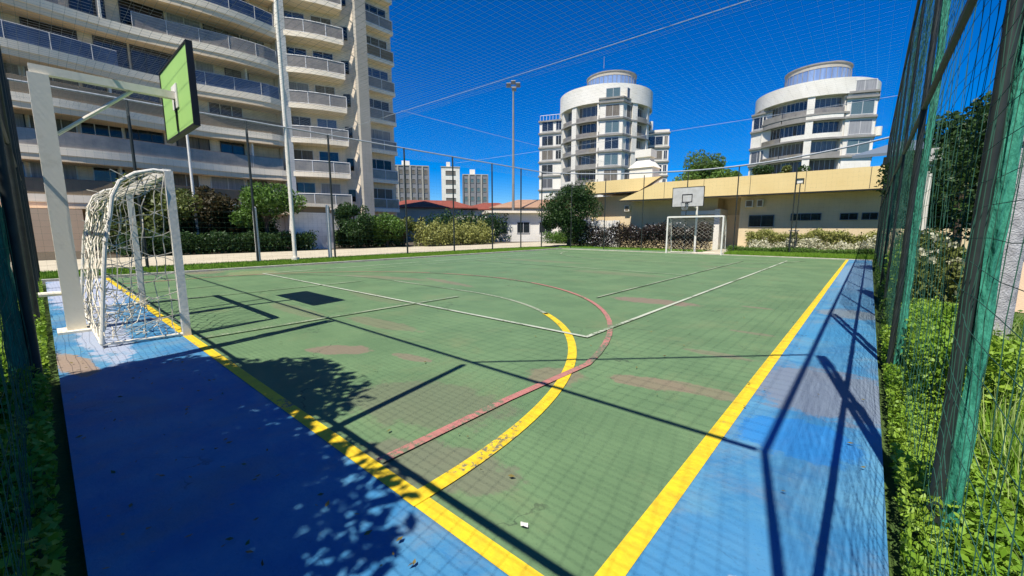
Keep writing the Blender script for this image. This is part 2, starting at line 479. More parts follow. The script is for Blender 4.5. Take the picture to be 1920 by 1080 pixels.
# ------------------------------------------------------------------ cage fences and ceiling net
HT = 5.2; HM = 2.42
def net_lines(mb, O, U, V, nu, nv, du, dv, r, jit=.012, step=.35, sag=None, ropes=True):
    """grid of thin strands on plane O + U*a + V*b, as 3-sided tubes"""
    O = Vector(O); U = Vector(U); V = Vector(V)
    rnd = random.Random(3)
    W = U.cross(V)
    LU = nu*du; LV = nv*dv
    def pt(a, b):
        k = 0 if sag is None else sag(a, b)
        w = math.sin(a*2.1+b*1.3)*.6+math.sin(a*.7-b*2.3)*.4
        return O + U*a + V*b + W*(w*jit*1.5) + Vector((0,0,-k))
    def strand(fn, L):
        n = max(2, int(L/step))
        pts = []
        for i in range(n+1):
            p = fn(L*i/n)
            pts.append(p + Vector((rnd.uniform(-1,1),rnd.uniform(-1,1),rnd.uniform(-1,1)))*jit)
        mb.tube(pts, r, 3, cap=False)
    for i in range(nu+1): strand(lambda t: pt(i*du, t), LV)
    for j in range(nv+1): strand(lambda t: pt(t, j*dv), LU)

def bundle(pts, r, parent, name='net_bundle'):
    """crumpled gathered netting laced to a post"""
    mb = MB(); P = []; rs = []
    a, b = Vector(pts[0]), Vector(pts[1]); n = 70
    for i in range(n+1):
        t = i/n
        p = a.lerp(b, t) + Vector((math.sin(t*17)*.005, math.sin(t*13+1)*.005, 0))
        P.append(p); rs.append(r*(.95+.09*math.sin(t*29)+.07*math.sin(t*71+2)))
    b0 = len(mb.v); mb.tube(P, rs, 14)
    for i in range(b0, len(mb.v)-0):
        k = (i-b0) % 14; x, y, z = mb.v[i]
        s = 1+.22*math.sin(k*2.7+z*6)
        j = min((i-b0)//14, n); c = P[j]
        mb.v[i] = (c.x+(x-c.x)*s, c.y+(y-c.y)*s, z)
    return mb.build(name, 'green_bundle', parent, smooth=True)

# back fence along Y=-1.25 (behind near goal)
YB = -1.25; XR = .9
fb = thing('cage_fence', (-7, YB, 0), 'green net fence running behind the near goal, closest to the viewer at the left edge', 'fence', 'net fences round the court')
for x in [-1.7-2.95*i for i in range(6)] + [-18.6]:
    yb_ = YB-(.12 if x > -2 else 0)
    MB().tube([(x,yb_,0),(x,yb_,HT)], .035, 10).build('post', 'dark_post', fb, smooth=True)
MB().tube([(-18.6,YB,HM),(.86,YB,HM)], .022, 8).build('rail', 'dark_post', fb, smooth=True)
MB().tube([(-18.6,YB,HT),(.86,YB,HT)], .025, 8).build('rail', 'dark_post', fb, smooth=True)
mb = MB(); net_lines(mb, (-18.6,YB-.03,.02), (1,0,0), (0,0,1), 194, 51, .10, .10, .0013); mb.build('net', 'green_net', fb)
bundle([(-4.72,YB-.09,.02),(-4.72,YB-.09,HT)], .055, fb)
# right fence along X=.9
fr = thing('cage_fence', (XR, 11, 0), 'tall dark green net fence along the right side of the court beside the lawn', 'fence', 'net fences round the court')
ys = [YB, 1.35] + [4.2+2.9*i for i in range(8)]
for i, y in enumerate(ys):
    xx = XR + (.065 if i == 1 else 0)
    MB().tube([(xx,y,0),(xx,y,HT)], .024 if i < 3 else .017, 10).build('post', 'dark_post', fr, smooth=True)
MB().tube([(XR,YB,HM),(XR,24.5,HM)], .02, 8).build('rail', 'dark_post', fr, smooth=True)
MB().tube([(XR,YB,HT),(XR,24.5,HT)], .025, 8).build('rail', 'dark_post', fr, smooth=True)
mb = MB(); net_lines(mb, (XR+.03,YB,.02), (0,1,0), (0,0,1), 257, 51, .10, .10, .0013); net_lines(mb, (XR+.035,5.6,.02), (0,1,0), (0,0,1), 378, 104, .05, .05, .0010); mb.build('net', 'green_net', fr)
bundle([(XR+.115,1.36,.02),(XR+.115,1.36,HT)], .027, fr)
bundle([(XR+.055,4.25,.02),(XR+.055,4.25,HT)], .026, fr)
# left fence along X=-18.6
XL = -18.6; HF = 5.65
fl = thing('cage_fence', (XL, 11, 0), 'net fence on slim dark posts along the far left side, in front of the path', 'fence', 'net fences round the court')
for y in (-1.25,1.3,4.8,8.1,12.2,15.6,19,22,24.5):
    MB().tube([(XL,y,0),(XL,y,HF)], .045, 8).build('post', 'dark_post', fl, smooth=True)
def sagged(p0, p1, s, n=30):
    p0, p1 = Vector(p0), Vector(p1)
    return [p0.lerp(p1, i/n) - Vector((0,0,s*4*(i/n)*(1-i/n))) for i in range(n+1)]
MB().tube(sagged((XL,-1.25,HF),(XL,24.5,HF),.0), .035, 6).build('top_rope', 'white_rope', fl, smooth=True)
mb = MB(); net_lines(mb, (XL,-1.25,.02), (0,1,0), (0,0,1), 128, 28, .2, .2, .0013, step=1.0); mb.build('net', 'green_net', fl)
# far fence along Y=24.5
ff = thing('cage_fence', (-9, 24.5, 0), 'net fence behind the far goal with a sagging white top rope, before the beige building', 'fence', 'net fences round the court')
for x in (-15.9,-13.2,-10.5,-7.8,-5.1,-2.45):
    MB().tube([(x,24.5,0),(x,24.5,4.75)], .03, 8).build('post', 'dark_post', ff, smooth=True)
MB().tube(sagged((XL,24.5,HF),(-9.5,24.5,4.85),.12) + sagged((-9.5,24.5,4.85),(XR,24.5,5.45),.32)[1:], .045, 6).build('top_rope', 'white_rope', ff, smooth=True)
mb = MB(); net_lines(mb, (XL,24.5,.02), (1,0,0), (0,0,1), 97, 23, .2, .2, .0007, step=1.0); mb.build('net', 'green_net', ff)

cn = thing('ceiling_net', (-8.8, 11.6, HT), 'pale net stretched overhead across the whole court', 'net')
def csag(a, b):     # a along X, b along Y : hangs a little between the cables
    return .10*math.sin(math.pi*min(max(a/19.5,0),1)) + .06*abs(math.sin(math.pi*b/7.25))
mb = MB(); net_lines(mb, (XL,-1.25,HT-.02), (1,0,0), (0,1,0), 139, 61, .14, .14, .0021, jit=.006, step=.6, sag=csag)
net_lines(mb, (XL,7.29,HT-.02), (1,0,0), (0,1,0), 97, 86, .2, .2, .0009, jit=.006, step=1.0, sag=csag)
mb.build('net', 'ceiling_net', cn)
for p0, p1, s in (((XL,7.25,HT+.1),(XR,7.25,HT+.02),.05),((XL,15.8,HT+.1),(XR,15.8,HT+.02),.05),((-11.5,7.25,HT+.06),(-11.2,24.5,HT),.05)):
    MB().tube(sagged(p0,p1,s), .007, 5).build('cable', 'white_rope', cn)
MB().tube([(XR,1.35,HT),(-1.7,YB,HT)], .02, 6).build('corner_brace', 'green_pole', cn)
MB().tube([(XR,7.1,HT),(XR-.01,7.1,HT-.05)], .02, 6)

# tall pale mast in front of left building
t = thing('mast', (XL-.05, 6.3, 0), 'tall pale mast rising past the top of the picture before the left apartment block', 'pole')
MB().tube([(XL-.05,6.3,0),(XL-.05,6.3,9),(XL-.05,6.3,20)], [.085,.08,.065], 12).build('pole', 'old_white_metal', t, smooth=True)
MB().tube([(XL-.05,6.3,0),(XL-.05,6.3,.12)], .17, 12).build('base_plate', 'old_white_metal', t, smooth=True)
for (x, y, h, lab) in ((-19.0,4.95,2.25,'short white post beside the path, left of the tall mast'),(-19.0,8.05,2.45,'short white post beside the path, right of the tall mast')):
    t = thing('short_post', (x,y,0), lab, 'post', 'short white posts by the path')
    MB().tube([(x,y,0),(x,y,h)], [.09,.08], 10).build('pole', 'white_paint', t, smooth=True)
    MB().tube([(x,y,h),(x,y,h+.05)], [.07,.04], 10).build('cap', 'old_white_metal', t, smooth=True)
t = thing('flag_pole', (-30.5,5.3,0), 'thin white pole by the dark shrubs under the green backboard', 'pole')
MB().tube([(-30.5,5.3,0),(-30.5,5.3,4.5),(-30.5,5.3,9.6)], [.09,.075,.055], 10).build('pole', 'white_paint', t, smooth=True)
MB().tube([(-30.5,5.3,9.6),(-30.5,5.3,9.75)], [.10,.03], 10).build('cap', 'white_paint', t, smooth=True)

# ------------------------------------------------------------------ near goal
def goal(name, Y, xa, xb, s, label, rope_r, near):
    g = thing('goal', ((xa+xb)/2, Y, 0), label, 'goal', 'goals at the two ends')
    H = 2.08; hw = .042 if near else .036
    for x in (xa, xb):
        mb = MB(); mb.box(x-hw, Y-hw, 0, x+hw, Y+hw, H-.03); mb.build('goal_post', 'white_paint', g)
    mb = MB(); mb.box(xb+hw if xb < xa else xa, Y-hw+.002, H-.085, xa-hw, Y+hw-.002, H); mb.build('crossbar', 'white_paint', g)
    prof = [(0,2.04),(-.13,2.05),(-.30,2.0),(-.44,1.9),(-.52,1.72),(-.56,1.5),(-.63,1.2),(-.67,.9),(-.72,.5),(-.77,.05)]
    for x in (xa, xb):
        MB().tube([(x, Y+s*a, b) for a, b in prof], .02, 8).build('stanchion', 'white_paint', g, smooth=True)
    MB().tube([(xa,Y-s*.77,.05),(xb,Y-s*.77,.05)], .02, 8).build('ground_bar', 'old_white_metal', g, smooth=True)
    for x in (xa, xb):
        MB().tube([(x,Y,.03),(x,Y-s*.77,.04)], .017, 8).build('side_bar', 'old_white_metal', g, smooth=True)
    # net
    rnd = random.Random(11)
    mb = MB()
    def sagpt(x, a, b):
        u = (x-xb)/(xa-xb)
        sg = .16*math.sin(math.pi*u)*math.exp(-((b-2.0)**2)/.15)
        bul = .10*math.sin(math.pi*u*2.2)*math.sin(b*2.5)
        return Vector((x+.05*math.sin(b*5+x*3), Y+s*a+bul*.5*s, max(.03, b-sg)))
    fine = []
    for i in range(len(prof)-1):
        a0, b0 = prof[i]; a1, b1 = prof[i+1]
        L = math.hypot(a1-a0,b1-b0); k = max(1, round(L/.12))
        for j in range(k): fine.append((a0+(a1-a0)*j/k, b0+(b1-b0)*j/k))
    fine.append(prof[-1])
    nx = int(abs(xa-xb)/.13)
    grid = [[sagpt(xb+(xa-xb)*i/nx, a, b)+Vector([rnd.uniform(-1,1)*.022 for _ in range(3)]) for a, b in fine] for i in range(nx+1)]
    # diamond mesh: diagonals
    M_ = len(fine)
    for i0 in range(-M_, nx+1, 1):
        if (i0 % 2): continue
        for d in (1, -1):
            pts = []
            for j in range(M_):
                i = i0+j if d == 1 else nx-(i0+j)
                if 0 <= i <= nx: pts.append(grid[i][j])
            if len(pts) > 1: mb.tube(pts, rope_r, 4, cap=False)
    # sides
    for x in (xa, xb):
        zs = [.05+.13*k for k in range(16)]
        def back(z):
            for i in range(len(prof)-1):
                if prof[i+1][1] <= z <= prof[i][1] and i > 0:
                    f = (z-prof[i][1])/(prof[i+1][1]-prof[i][1]+1e-9); return prof[i][0]+(prof[i+1][0]-prof[i][0])*f
            return prof[-1][0] if z < .05 else -.13
        for k, z in enumerate(zs):
            a = back(z); n = 5
            pts = [Vector((x+rnd.uniform(-.03,.03), Y+s*a*j/n, min(max(.03, z+(.26*j/n if k % 2 else -.2*j/n)+rnd.uniform(-.03,.03)), 2.02))) for j in range(n+1)]
            mb.tube(pts, rope_r, 4, cap=False)
        for j in range(1, 6):
            pts = []
            for z in zs:
                a = back(z)*j/6
                pts.append(Vector((x+rnd.uniform(-.03,.03)+.03*math.sin(z*4+j), Y+s*a+rnd.uniform(-.02,.02), z)))
            mb.tube(pts, rope_r, 4, cap=False)
    if near:   # torn tangles lying at the foot of the net
        for k in range(26):
            x = rnd.uniform(xb+.1, xa-.05); a = rnd.uniform(.3,.75)
            p = Vector((x, Y-a, rnd.uniform(.03,.3))); pts = [p.copy()]
            for q in range(7):
                p = p+Vector((rnd.uniform(-.14,.14), rnd.uniform(-.09,.09), rnd.uniform(-.1,.12))); p.z = max(.03,p.z); pts.append(p.copy())
            mb.tube(pts, rope_r, 4, cap=False)
    mb.build('goal_net', 'goal_rope', g, smooth=True)
    return g
goal('near', 0, -5.88, -9.2, 1, 'white goal near the left edge with a torn, tangled rope net', .0062, True)
goal('far', 22.45, -5.2, -8.1, -1, 'small white goal at the far end under the white backboard', .003, False)

# ------------------------------------------------------------------ basketball stands
t = thing('basketball_stand', (-7.3,-.9,0), 'white stand behind the near goal holding a green backboard on a long arm', 'basketball stand', 'basketball stands')
mb = MB(); X = -7.3
mb.prism([(X-.09,-1.0),(X+.09,-1.0),(X+.09,-.82),(X-.09,-.82)], 0, 3.24); mb.build('post', 'old_white_metal', t)
mb = MB(); mb.box(X-.2,-1.09,0,X+.2,-.7,.03); mb.build('base_plate', 'old_white_metal', t)
mb = MB(); mb.obox((X,-.28,3.30), (1,0,0), (0,1,0), (0,0,1), .05, .70, .05); mb.build('arm', 'old_white_metal', t)
MB().tube([(X,-.82,2.55),(X,-.05,3.25)], .022, 8).build('strut', 'old_white_metal', t, smooth=True)
MB().tube([(X,-1.0,.52),(X,-1.2,.52)], .03, 8).build('tie_bar', 'old_white_metal', t, smooth=True)
MB().box(X-.87,.435,2.78,X+.87,.475,3.80).build('backboard', 'board_green', t)
bb = MB()
for a in ((X-.88,.425,3.80,X+.88,.50,3.83),(X-.88,.425,2.75,X+.88,.50,2.78),(X-.90,.425,2.75,X-.87,.50,3.83),(X+.87,.425,2.75,X+.90,.50,3.83)): bb.box(*a)
bb.build('board_frame', 'black_paint', t)
MB().box(X-.16,.418,3.12,X+.16,.433,3.45).build('mounting_plate', 'white_paint', t)
MB().box(X-.012,.41,2.80,X+.012,.43,3.2).build('stiffener', 'black_paint', t)
def hoop(parent, X, Y, z, s):
    pts = [(X+.225*math.cos(a*math.pi/12), Y+s*(.3+.225*math.sin(a*math.pi/12)), z) for a in range(25)]
    r_ = MB(); r_.tube(pts, .009, 6); r_.box(X-.08,Y,z-.06,X+.08,Y+s*.08,z+.01)
    h_ = r_.build('hoop', 'black_paint', parent, smooth=True)
    mb = MB()
    for k in range(12):
        a = k*math.pi/6
        for d in (1,-1):
            mb.tube([(X+(.225-.09*q/4)*math.cos(a+d*q*math.pi/24), Y+s*(.3+(.225-.09*q/4)*math.sin(a+d*q*math.pi/24)), z-.1*q) for q in range(5)], .004, 3)
    mb.build('hoop_net', 'white_rope', h_)

t = thing('basketball_stand', (-6.95,23.75,0), 'far stand with a white backboard marked by a black square', 'basketball stand', 'basketball stands')
MB().tube([(-6.95,23.75,0),(-6.95,23.75,3.1)], .06, 10).build('post', 'white_paint', t, smooth=True)
mb = MB(); mb.tube([(-6.95,23.75,3.08),(-7.1,22.9,3.1)], .04, 8); mb.tube([(-6.95,23.75,2.5),(-7.15,22.9,2.85)], .025, 8); mb.build('arm', 'white_paint', t, smooth=True)
MB().box(-8.02,22.80,2.62,-6.36,22.84,3.66).build('backboard', 'board_white', t)
mb = MB(); Yf = 22.785
for a in ((-8.04,3.655,-6.34,3.68),(-8.04,2.6,-6.34,2.625),(-8.045,2.62,-8.015,3.66),(-6.365,2.62,-6.335,3.66)): mb.box(a[0],22.79,a[1],a[2],22.85,a[3])
mb.build('board_frame', 'black_paint', t)
mb = MB()
for a in ((-7.50,3.24,-6.94,3.29),(-7.50,2.84,-6.94,2.88),(-7.50,2.84,-7.455,3.29),(-6.985,2.84,-6.94,3.29)): mb.box(a[0],22.792,a[1],a[2],22.799,a[3])
mb.build('target_square', 'black_paint', t)
hoop(t, -7.22, 22.79, 2.80, -1)

# small scrap of paper on the court
mb = MB(); SX, SY = -.43, .20
for k in range(6):
    a = k*1.05; mb.add([(SX,SY,.012),(SX+.022*math.cos(a),SY+.016*math.sin(a),.012+.008*(k%2)),(SX+.02*math.cos(a+1.05),SY+.016*math.sin(a+1.05),.012+.010*((k+1)%2))], [(0,1,2)])
tag(mb.build('paper_scrap', 'white_paint'), 'tiny white paper scrap on the green court by the yellow line', 'litter')

# ------------------------------------------------------------------ vegetation
def shell_points(n, c, r, inner=.55):
    d = rng.normal(size=(n,3)); d /= np.linalg.norm(d,axis=1)[:,None]
    k = rng.uniform(inner**3,1,n)**(1/3)
    return np.array(c)+d*k[:,None]*np.array(r)

def tree(name, x, y, h, cr, ch, n, ls, m, label, group=None, trunk=.10, base=None, clumps=16, cat='tree', low=.0, loc=None, up=.35, aspect=.5):
    """h total height, cr crown radius, ch crown height"""
    t = thing(name, (x,y,0), label, cat, group)
    cz = h - ch/2
    cl = []
    for i in range(clumps):
        d = rng.normal(size=3); d /= np.linalg.norm(d)
        k = rng.uniform(.35,.78)
        cl.append((x+d[0]*k*cr, y+d[1]*k*cr, cz+d[2]*k*ch/2))
    P = []
    for c in cl:
        rr = rng.uniform(.26,.46)*cr
        m_ = int(n/clumps*rng.uniform(.6,1.4))
        P.append(shell_points(m_, c, (rr,rr,rr*.75*min(1.3,ch/(2*cr)+.3)), .3))
    P = np.concatenate(P); P = P[P[:,2] > .03]
    quads_obj('crown', leaves(P, ls, up, aspect), m, t)
    mb = MB(); r0 = trunk; zt = max(.3, h-ch*.75)
    mb.tube([(x,y,-.05),(x+.04*h*.2,y,zt*.5),(x,y+.03,zt),(x-.03,y,cz+ch*.15)], [r0*1.25,r0,r0*.8,r0*.3], 9)
    for c in cl[:9]:
        mb.tube([(x,y,zt*rng.uniform(.75,1.05)), ((x+c[0])/2,(y+c[1])/2,(zt+c[2])/2-.05*h*.3), c], [r0*.45,r0*.3,r0*.08], 6)
    mb.build('trunk', 'bark', t, smooth=True)
    return t

def hedge(name, x0, y0, x1, y1, h, n, ls, m, label, cat='hedge', group=None, z0=0, lump=.25, flowers=None, up=.4, aspect=.5):
    t = thing(name, ((x0+x1)/2,(y0+y1)/2,z0), label, cat, group)
    P = np.stack([rng.uniform(x0,x1,n),rng.uniform(y0,y1,n),rng.uniform(0,1,n)**.7],1)
    ph = rng.uniform(0,6,4)
    top = h*(1-lump+lump*(np.sin(P[:,0]*2.1+ph[0])*.35+np.sin(P[:,0]*5.3+ph[1])*.2+np.sin(P[:,1]*3.7+ph[2])*.3+np.sin(P[:,0]*11+P[:,1]*9)*.15+.5))
    P[:,2] = z0 + P[:,2]*top
    jit = rng.normal(size=P.shape)*ls*.8; P += jit; P[:,2] = np.maximum(P[:,2], z0+.02)
    quads_obj('foliage', leaves(P, ls, up, aspect), m, t)
    mb = MB()
    for k in range(max(4,int(abs(x1-x0)+abs(y1-y0))*2)):
        a, b = rng.uniform(x0,x1), rng.uniform(y0,y1)
        mb.tube([((a,(y0+y1)/2,z0-.03) if abs(x1-x0) > abs(y1-y0) else ((x0+x1)/2,b,z0-.03)),(a,b,z0+.02),(a+rng.uniform(-.1,.1),b+rng.uniform(-.1,.1),z0+h*.7)], [.012,.014,.006], 5)
    mb.tube([(x0,(y0+y1)/2,z0-.03),(x1,(y0+y1)/2,z0-.03)] if abs(x1-x0) > abs(y1-y0) else [((x0+x1)/2,y0,z0-.03),((x0+x1)/2,y1,z0-.03)], .012, 5)
    mb.build('stems', 'bark', t)
    if flowers:
        nf, mf, sz, zz = flowers
        C = np.stack([rng.uniform(x0,x1,nf),rng.uniform(y0,y1,nf),z0+h*rng.uniform(zz,1.02,nf)],1)
        F = np.repeat(C, 9, 0) + rng.normal(size=(nf*9,3))*sz*.8
        quads_obj('blossom', leaves(F, sz, .5, .7), mf, t)
    return t

# shade tree behind the viewer on the left: casts the dappled shadow
t = thing('shade_tree', (-3.4,-4.2,0), 'leafy tree just behind the back fence shading the blue border', 'tree')
mb = MB(); mb.tube([(-3.4,-4.2,-.05),(-3.3,-4.1,1.6),(-3.2,-3.8,3.2),(-3.1,-3.3,4.4)], [.17,.13,.1,.04], 10)
P = []
for (cx,cy,cz,rr,nn) in ((-4.35,-3.25,4.2,.65,2000),(-3.8,-3.1,4.4,.85,3000),(-3.0,-2.85,4.4,.75,2600),(-2.9,-3.4,4.7,.9,2800),(-2.4,-3.1,4.2,.75,1900),(-4.3,-3.5,3.6,.7,2200),(-3.4,-3.2,3.5,.8,2600),
      (-2.1,-3.0,3.8,.55,900),(-1.6,-3.2,4.2,.5,600),(-2.6,-2.55,4.9,.4,450),(-1.5,-3.5,4.0,.6,700),(-2.6,-3.6,3.6,.8,1700),(-3.3,-4.3,5.2,1.0,1500),(-1.9,-3.9,3.4,.6,900),(-1.15,-3.3,3.4,.35,260),(-2.9,-2.35,4.7,.45,900),(-3.5,-2.5,4.9,.5,1300),(-1.6,-3.0,4.4,.7,1700),(-1.9,-3.4,5.0,.7,1500),(-2.2,-2.9,4.0,.6,1500),(-4.5,-2.95,4.2,.6,1500),(-1.9,-2.9,4.1,.6,1500),(-1.3,-2.85,3.9,.5,900),(-2.3,-2.75,3.6,.5,1200),(-.75,-2.95,4.0,.4,420),(-2.9,-5.2,7.2,1.1,2400),(-2.0,-4.4,5.6,.8,1500),(-1.6,-3.5,4.6,.6,900),(-.9,-3.3,4.0,.4,380),(-3.9,-4.6,6.4,.9,2000),(-2.5,-4.1,5.6,.7,1600),(-3.6,-4.2,6.3,1.0,2400)):
    P.append(shell_points(int(nn*(.85 if cx < -3.2 else .36)), (cx,cy,cz), (rr*1.1,rr*.9,rr*.8), .1))
    mb.tube([(-3.3,-4.0,2.6), ((cx-3.3)/2,(cy-4.0)/2,(cz+2.6)/2), (cx,cy,cz)], [.05,.03,.01], 5)
mb.build('trunk', 'bark', t, smooth=True)
quads_obj('crown', leaves(np.concatenate(P)+np.array([.68,0,0]), .068, .3), 'leaf_mid', t)

n = 260
P = np.stack([rng.uniform(-6,.8,n), np.where(rng.uniform(0,1,n)<.6, rng.uniform(-1.1,-.2,n), rng.uniform(-1.1,6,n)), np.full(n,.02)],1)
V = leaves(P, .017, 3.0); V[:,:,2] = np.clip(V[:,:,2], .018, .04)
tag(quads_obj('fallen_leaves', V, 'leaf_litter'), 'tiny fallen leaves scattered over the blue border and green court', 'fallen leaves', kind='stuff')
hedge('sky_block_hedge', -13, -5.4, 5, -4.0, 4.0, 34000, .13, 'leaf_dark', 'unseen tall dark hedge added behind the back fence to block sky light')  # out of view, added to cut sky fill reaching the shaded border
# ground cover and grass (uncountable)
def patch(name, boxes, kind, m, dens, h, label, w=.006, ls=.03, lean=.4):
    V = []
    for (x0,y0,x1,y1) in boxes:
        n = int(abs(x1-x0)*abs(y1-y0)*dens)
        P = np.stack([rng.uniform(x0,x1,n),rng.uniform(y0,y1,n),np.full(n,-.05)],1)
        if kind == 'blade': V.append(blades(P,h,w,lean))
        else:
            P[:,2] = rng.uniform(0,1,n)**1.3*h*(.5+.5*np.sin(P[:,0]*4.1+1)*np.sin(P[:,1]*3.3))+rng.uniform(0,h*.4,n)-.03
            V.append(leaves(P, ls, .8))
    o = quads_obj(name, np.concatenate(V), m)
    tag(o, label, 'grass' if kind == 'blade' else 'ground cover', kind='stuff')
    return o
patch('ground_cover', [(-15,-2.6,.3,-1.19)], 'leaf', 'leaf_bright', 3600, .22, 'leafy ground cover in deep shade beside the back fence', ls=.026)
patch('ground_cover', [(.86,.3,1.7,6)], 'leaf', 'leaf_bright', 9000, .2, 'bright leafy ground cover hugging the right fence', ls=.019)
patch('ground_cover', [(.88,6,2.2,24)], 'leaf', 'leaf_mid', 2200, .35, 'low olive ground cover further along the right fence', ls=.03)
patch('grass', [(1.3,.2,3.4,7)], 'blade', 'grass_blade', 3600, .26, 'long green grass outside the right fence')
patch('grass', [(1.25,.5,3.0,6)], 'blade', 'dry_blade', 500, .42, 'pale dry stalks standing in the grass outside the right fence', w=.0035, lean=.6)
patch('grass', [(-19.3,-3,-15.6,24)], 'blade', 'grass_blade', 700, .09, 'mown grass strip between the white kerb and the path', w=.012)
patch('grass', [(-5.2,22.9,.9,25.2)], 'blade', 'grass_blade', 1600, .20, 'grass strip before the far pale shrubs', w=.012)
patch('grass', [(-17.5,25.2,-7,26.4)], 'blade', 'grass_blade', 700, .12, 'grass strip before the dark flowering hedge', w=.012)
patch('grass', [(3.4,.5,10,30)], 'blade', 'grass_blade', 260, .28, 'rough grass on the right beyond the fence', w=.012)

# right side shrubs and trees behind the net
hedge('clipped_hedge', 1.0,2.9,1.5,5.7, .62, 22000,.022,'leaf_bright','leafy green hedge outside the right fence between the first two net-wrapped posts')
hedge('shrub_row', 1.1,5.8,1.5,11.5, 1.25, 30000,.035,'leaf_olive','olive shrub row pressed against the right fence','shrub', lump=.4, flowers=(160,'leaf_pale',.03,.5))
hedge('shrub_row', .95,8.0,1.5,9.3, 1.0, 6000,.035,'leaf_bright','small bright bush poking through the right fence low down','shrub', lump=.4)
RT = 'trees behind the right fence'
tree('broadleaf_tree', 2.9,11.5,4.6,1.5,3.6,16000,.055,'leaf_dark','dark twiggy tree nearest behind the right fence', RT)
tree('broadleaf_tree', 2.6,17,5.3,1.9,4.4,15000,.07,'leaf_dark','dark tree behind the right fence with its crown edge touching the sky', RT)
tree('broadleaf_tree', 5.6,13,5.0,2.0,4.2,15000,.06,'leaf_mid','greener tree at the right edge beyond the grey concrete pole', RT)
tree('broadleaf_tree', 4.4,22,6.6,2.6,5.5,12000,.09,'leaf_dark','tall dark tree farthest back behind the right fence', RT)
hedge('shrub_row', 2.4,10.2,8.5,11.6, 1.45, 22000,.045,'leaf_mid','green hedge above the peach wall at the right edge','hedge', lump=.4)
t = thing('garden_wall', (4.2,9.8,0), 'low peach rendered wall at the right edge behind the grass', 'wall')
MB().box(2.42,9.7,-.05,7.5,9.92,.88).build('wall', 'peach_wall', t); MB().box(2.38,9.66,.88,7.54,9.96,.95).build('coping', 'concrete', t)
t = thing('concrete_pole', (1.74,5.75,0), 'rough pale grey concrete pole outside the right fence', 'pole')
MB().tube([(1.74,5.75,-.05),(1.74,5.75,3),(1.74,5.75,9)], [.165,.155,.13], 16).build('pole', 'grey_concrete', t, smooth=True)
mb = MB(); 
for z in (2.2,2.6): mb.ring(1.74,5.75,.155,.172,z,z+.04,n=20)
mb.build('band', 'dark_frame', t)
t = thing('light_pole', (1.62,13.5,0), 'slim pale pole seen through the right net against the trees', 'pole')
MB().tube([(1.62,13.5,0),(1.62,13.5,3.0)], [.07,.055], 10).build('pole', 'white_paint', t, smooth=True)
MB().box(1.45,13.35,3.0,1.79,13.6,3.3).build('lamp_box', 'board_white', t)

# left side planting
LT = 'trees and bushes before the left apartment block'
tree('broadleaf_tree', -30.4,3.0,4.3,2.6,3.9,9000,.12,'leaf_olive','dull brownish tree under the green backboard, leftmost of the garden trees', LT, trunk=.14)
tree('broadleaf_tree', -31.2,6.0,4.0,2.2,3.4,7000,.12,'leaf_brown','reddish brown tree behind the thin white pole', LT, trunk=.12)
tree('broadleaf_tree', -28.8,8.6,4.3,2.3,3.0,9000,.10,'leaf_mid','sunlit green tree spreading left of the tall mast', LT, trunk=.12)
tree('round_bush', -28.0,14.2,3.6,1.6,3.6,9000,.09,'leaf_dark','rounded dark green bush right of the white garden wall', LT, cat='bush', clumps=22)
tree('round_bush', -27.6,16.6,2.7,1.5,2.7,7000,.09,'leaf_mid','mid green bush between the dark round bush and the pale hedge', LT, cat='bush', clumps=20)
tree('round_bush', -27.9,18.3,2.6,1.3,2.6,5000,.09,'leaf_olive','olive bush beneath the corner balcony of the left block', LT, cat='bush', clumps=18)
hedge('hedge', -28.6,1.5,-27.0,11.0, 1.2, 16000,.08,'leaf_dark','low dark hedge along the path below the left apartment block')
hedge('hedge', -27.6,18.7,-25.4,26.5, 1.9, 12000,.10,'leaf_yellow','yellow green leafy hedge beside the end of the path', lump=.5, up=.6)
hedge('hedge', -33,24,-30,40, 3.0, 12000,.14,'leaf_dark','tall dark hedge under the red tiled roofs', lump=.3)
hedge('hedge', -33.5,1.2,-30.5,10.0, 3.1, 24000,.11,'leaf_dark','tall dark hedge against the ground floor of the wavy apartment block', lump=.45)
hedge('hedge', -30.5,13.6,-28.9,19.5, 1.9, 12000,.10,'leaf_dark','dark hedge filling the gaps behind the round bushes', lump=.4)
# middle / far side
tree('broadleaf_tree', -17.2,26.2,5.2,2.5,4.6,20000,.085,'leaf_dark','dark bushy tree at the left end of the beige building', trunk=.13, clumps=22)
hedge('hedge', -17.6,26.5,-7.1,27.9, 1.75, 26000,.06,'leaf_purple','dark purplish hedge dotted with white blossoms behind the far goal', lump=.3, flowers=(120,'petal',.035,.35))
hedge('hedge', -16.4,26.3,-13.4,27.0, 2.0, 500,.06,'petal','cluster of white blossom above the left end of the purple hedge', lump=.3, flowers=(40,'petal',.06,.8))
hedge('hedge', -5.0,26.9,1.0,28.0, 1.35, 16000,.06,'leaf_yellow','yellow green hedge along the wall of the beige building', lump=.25, up=.6)
hedge('shrub_row', -4.6,26.0,.9,26.7, .8, 3600,.09,'leaf_pale','broad pale leaved plants in front of the yellow green hedge','plants', lump=.6, up=.7, aspect=.35)
hedge('hedge', -5.6,25.0,.9,25.9, .38, 14000,.04,'leaf_mid','low clipped green edging before the pale plants')
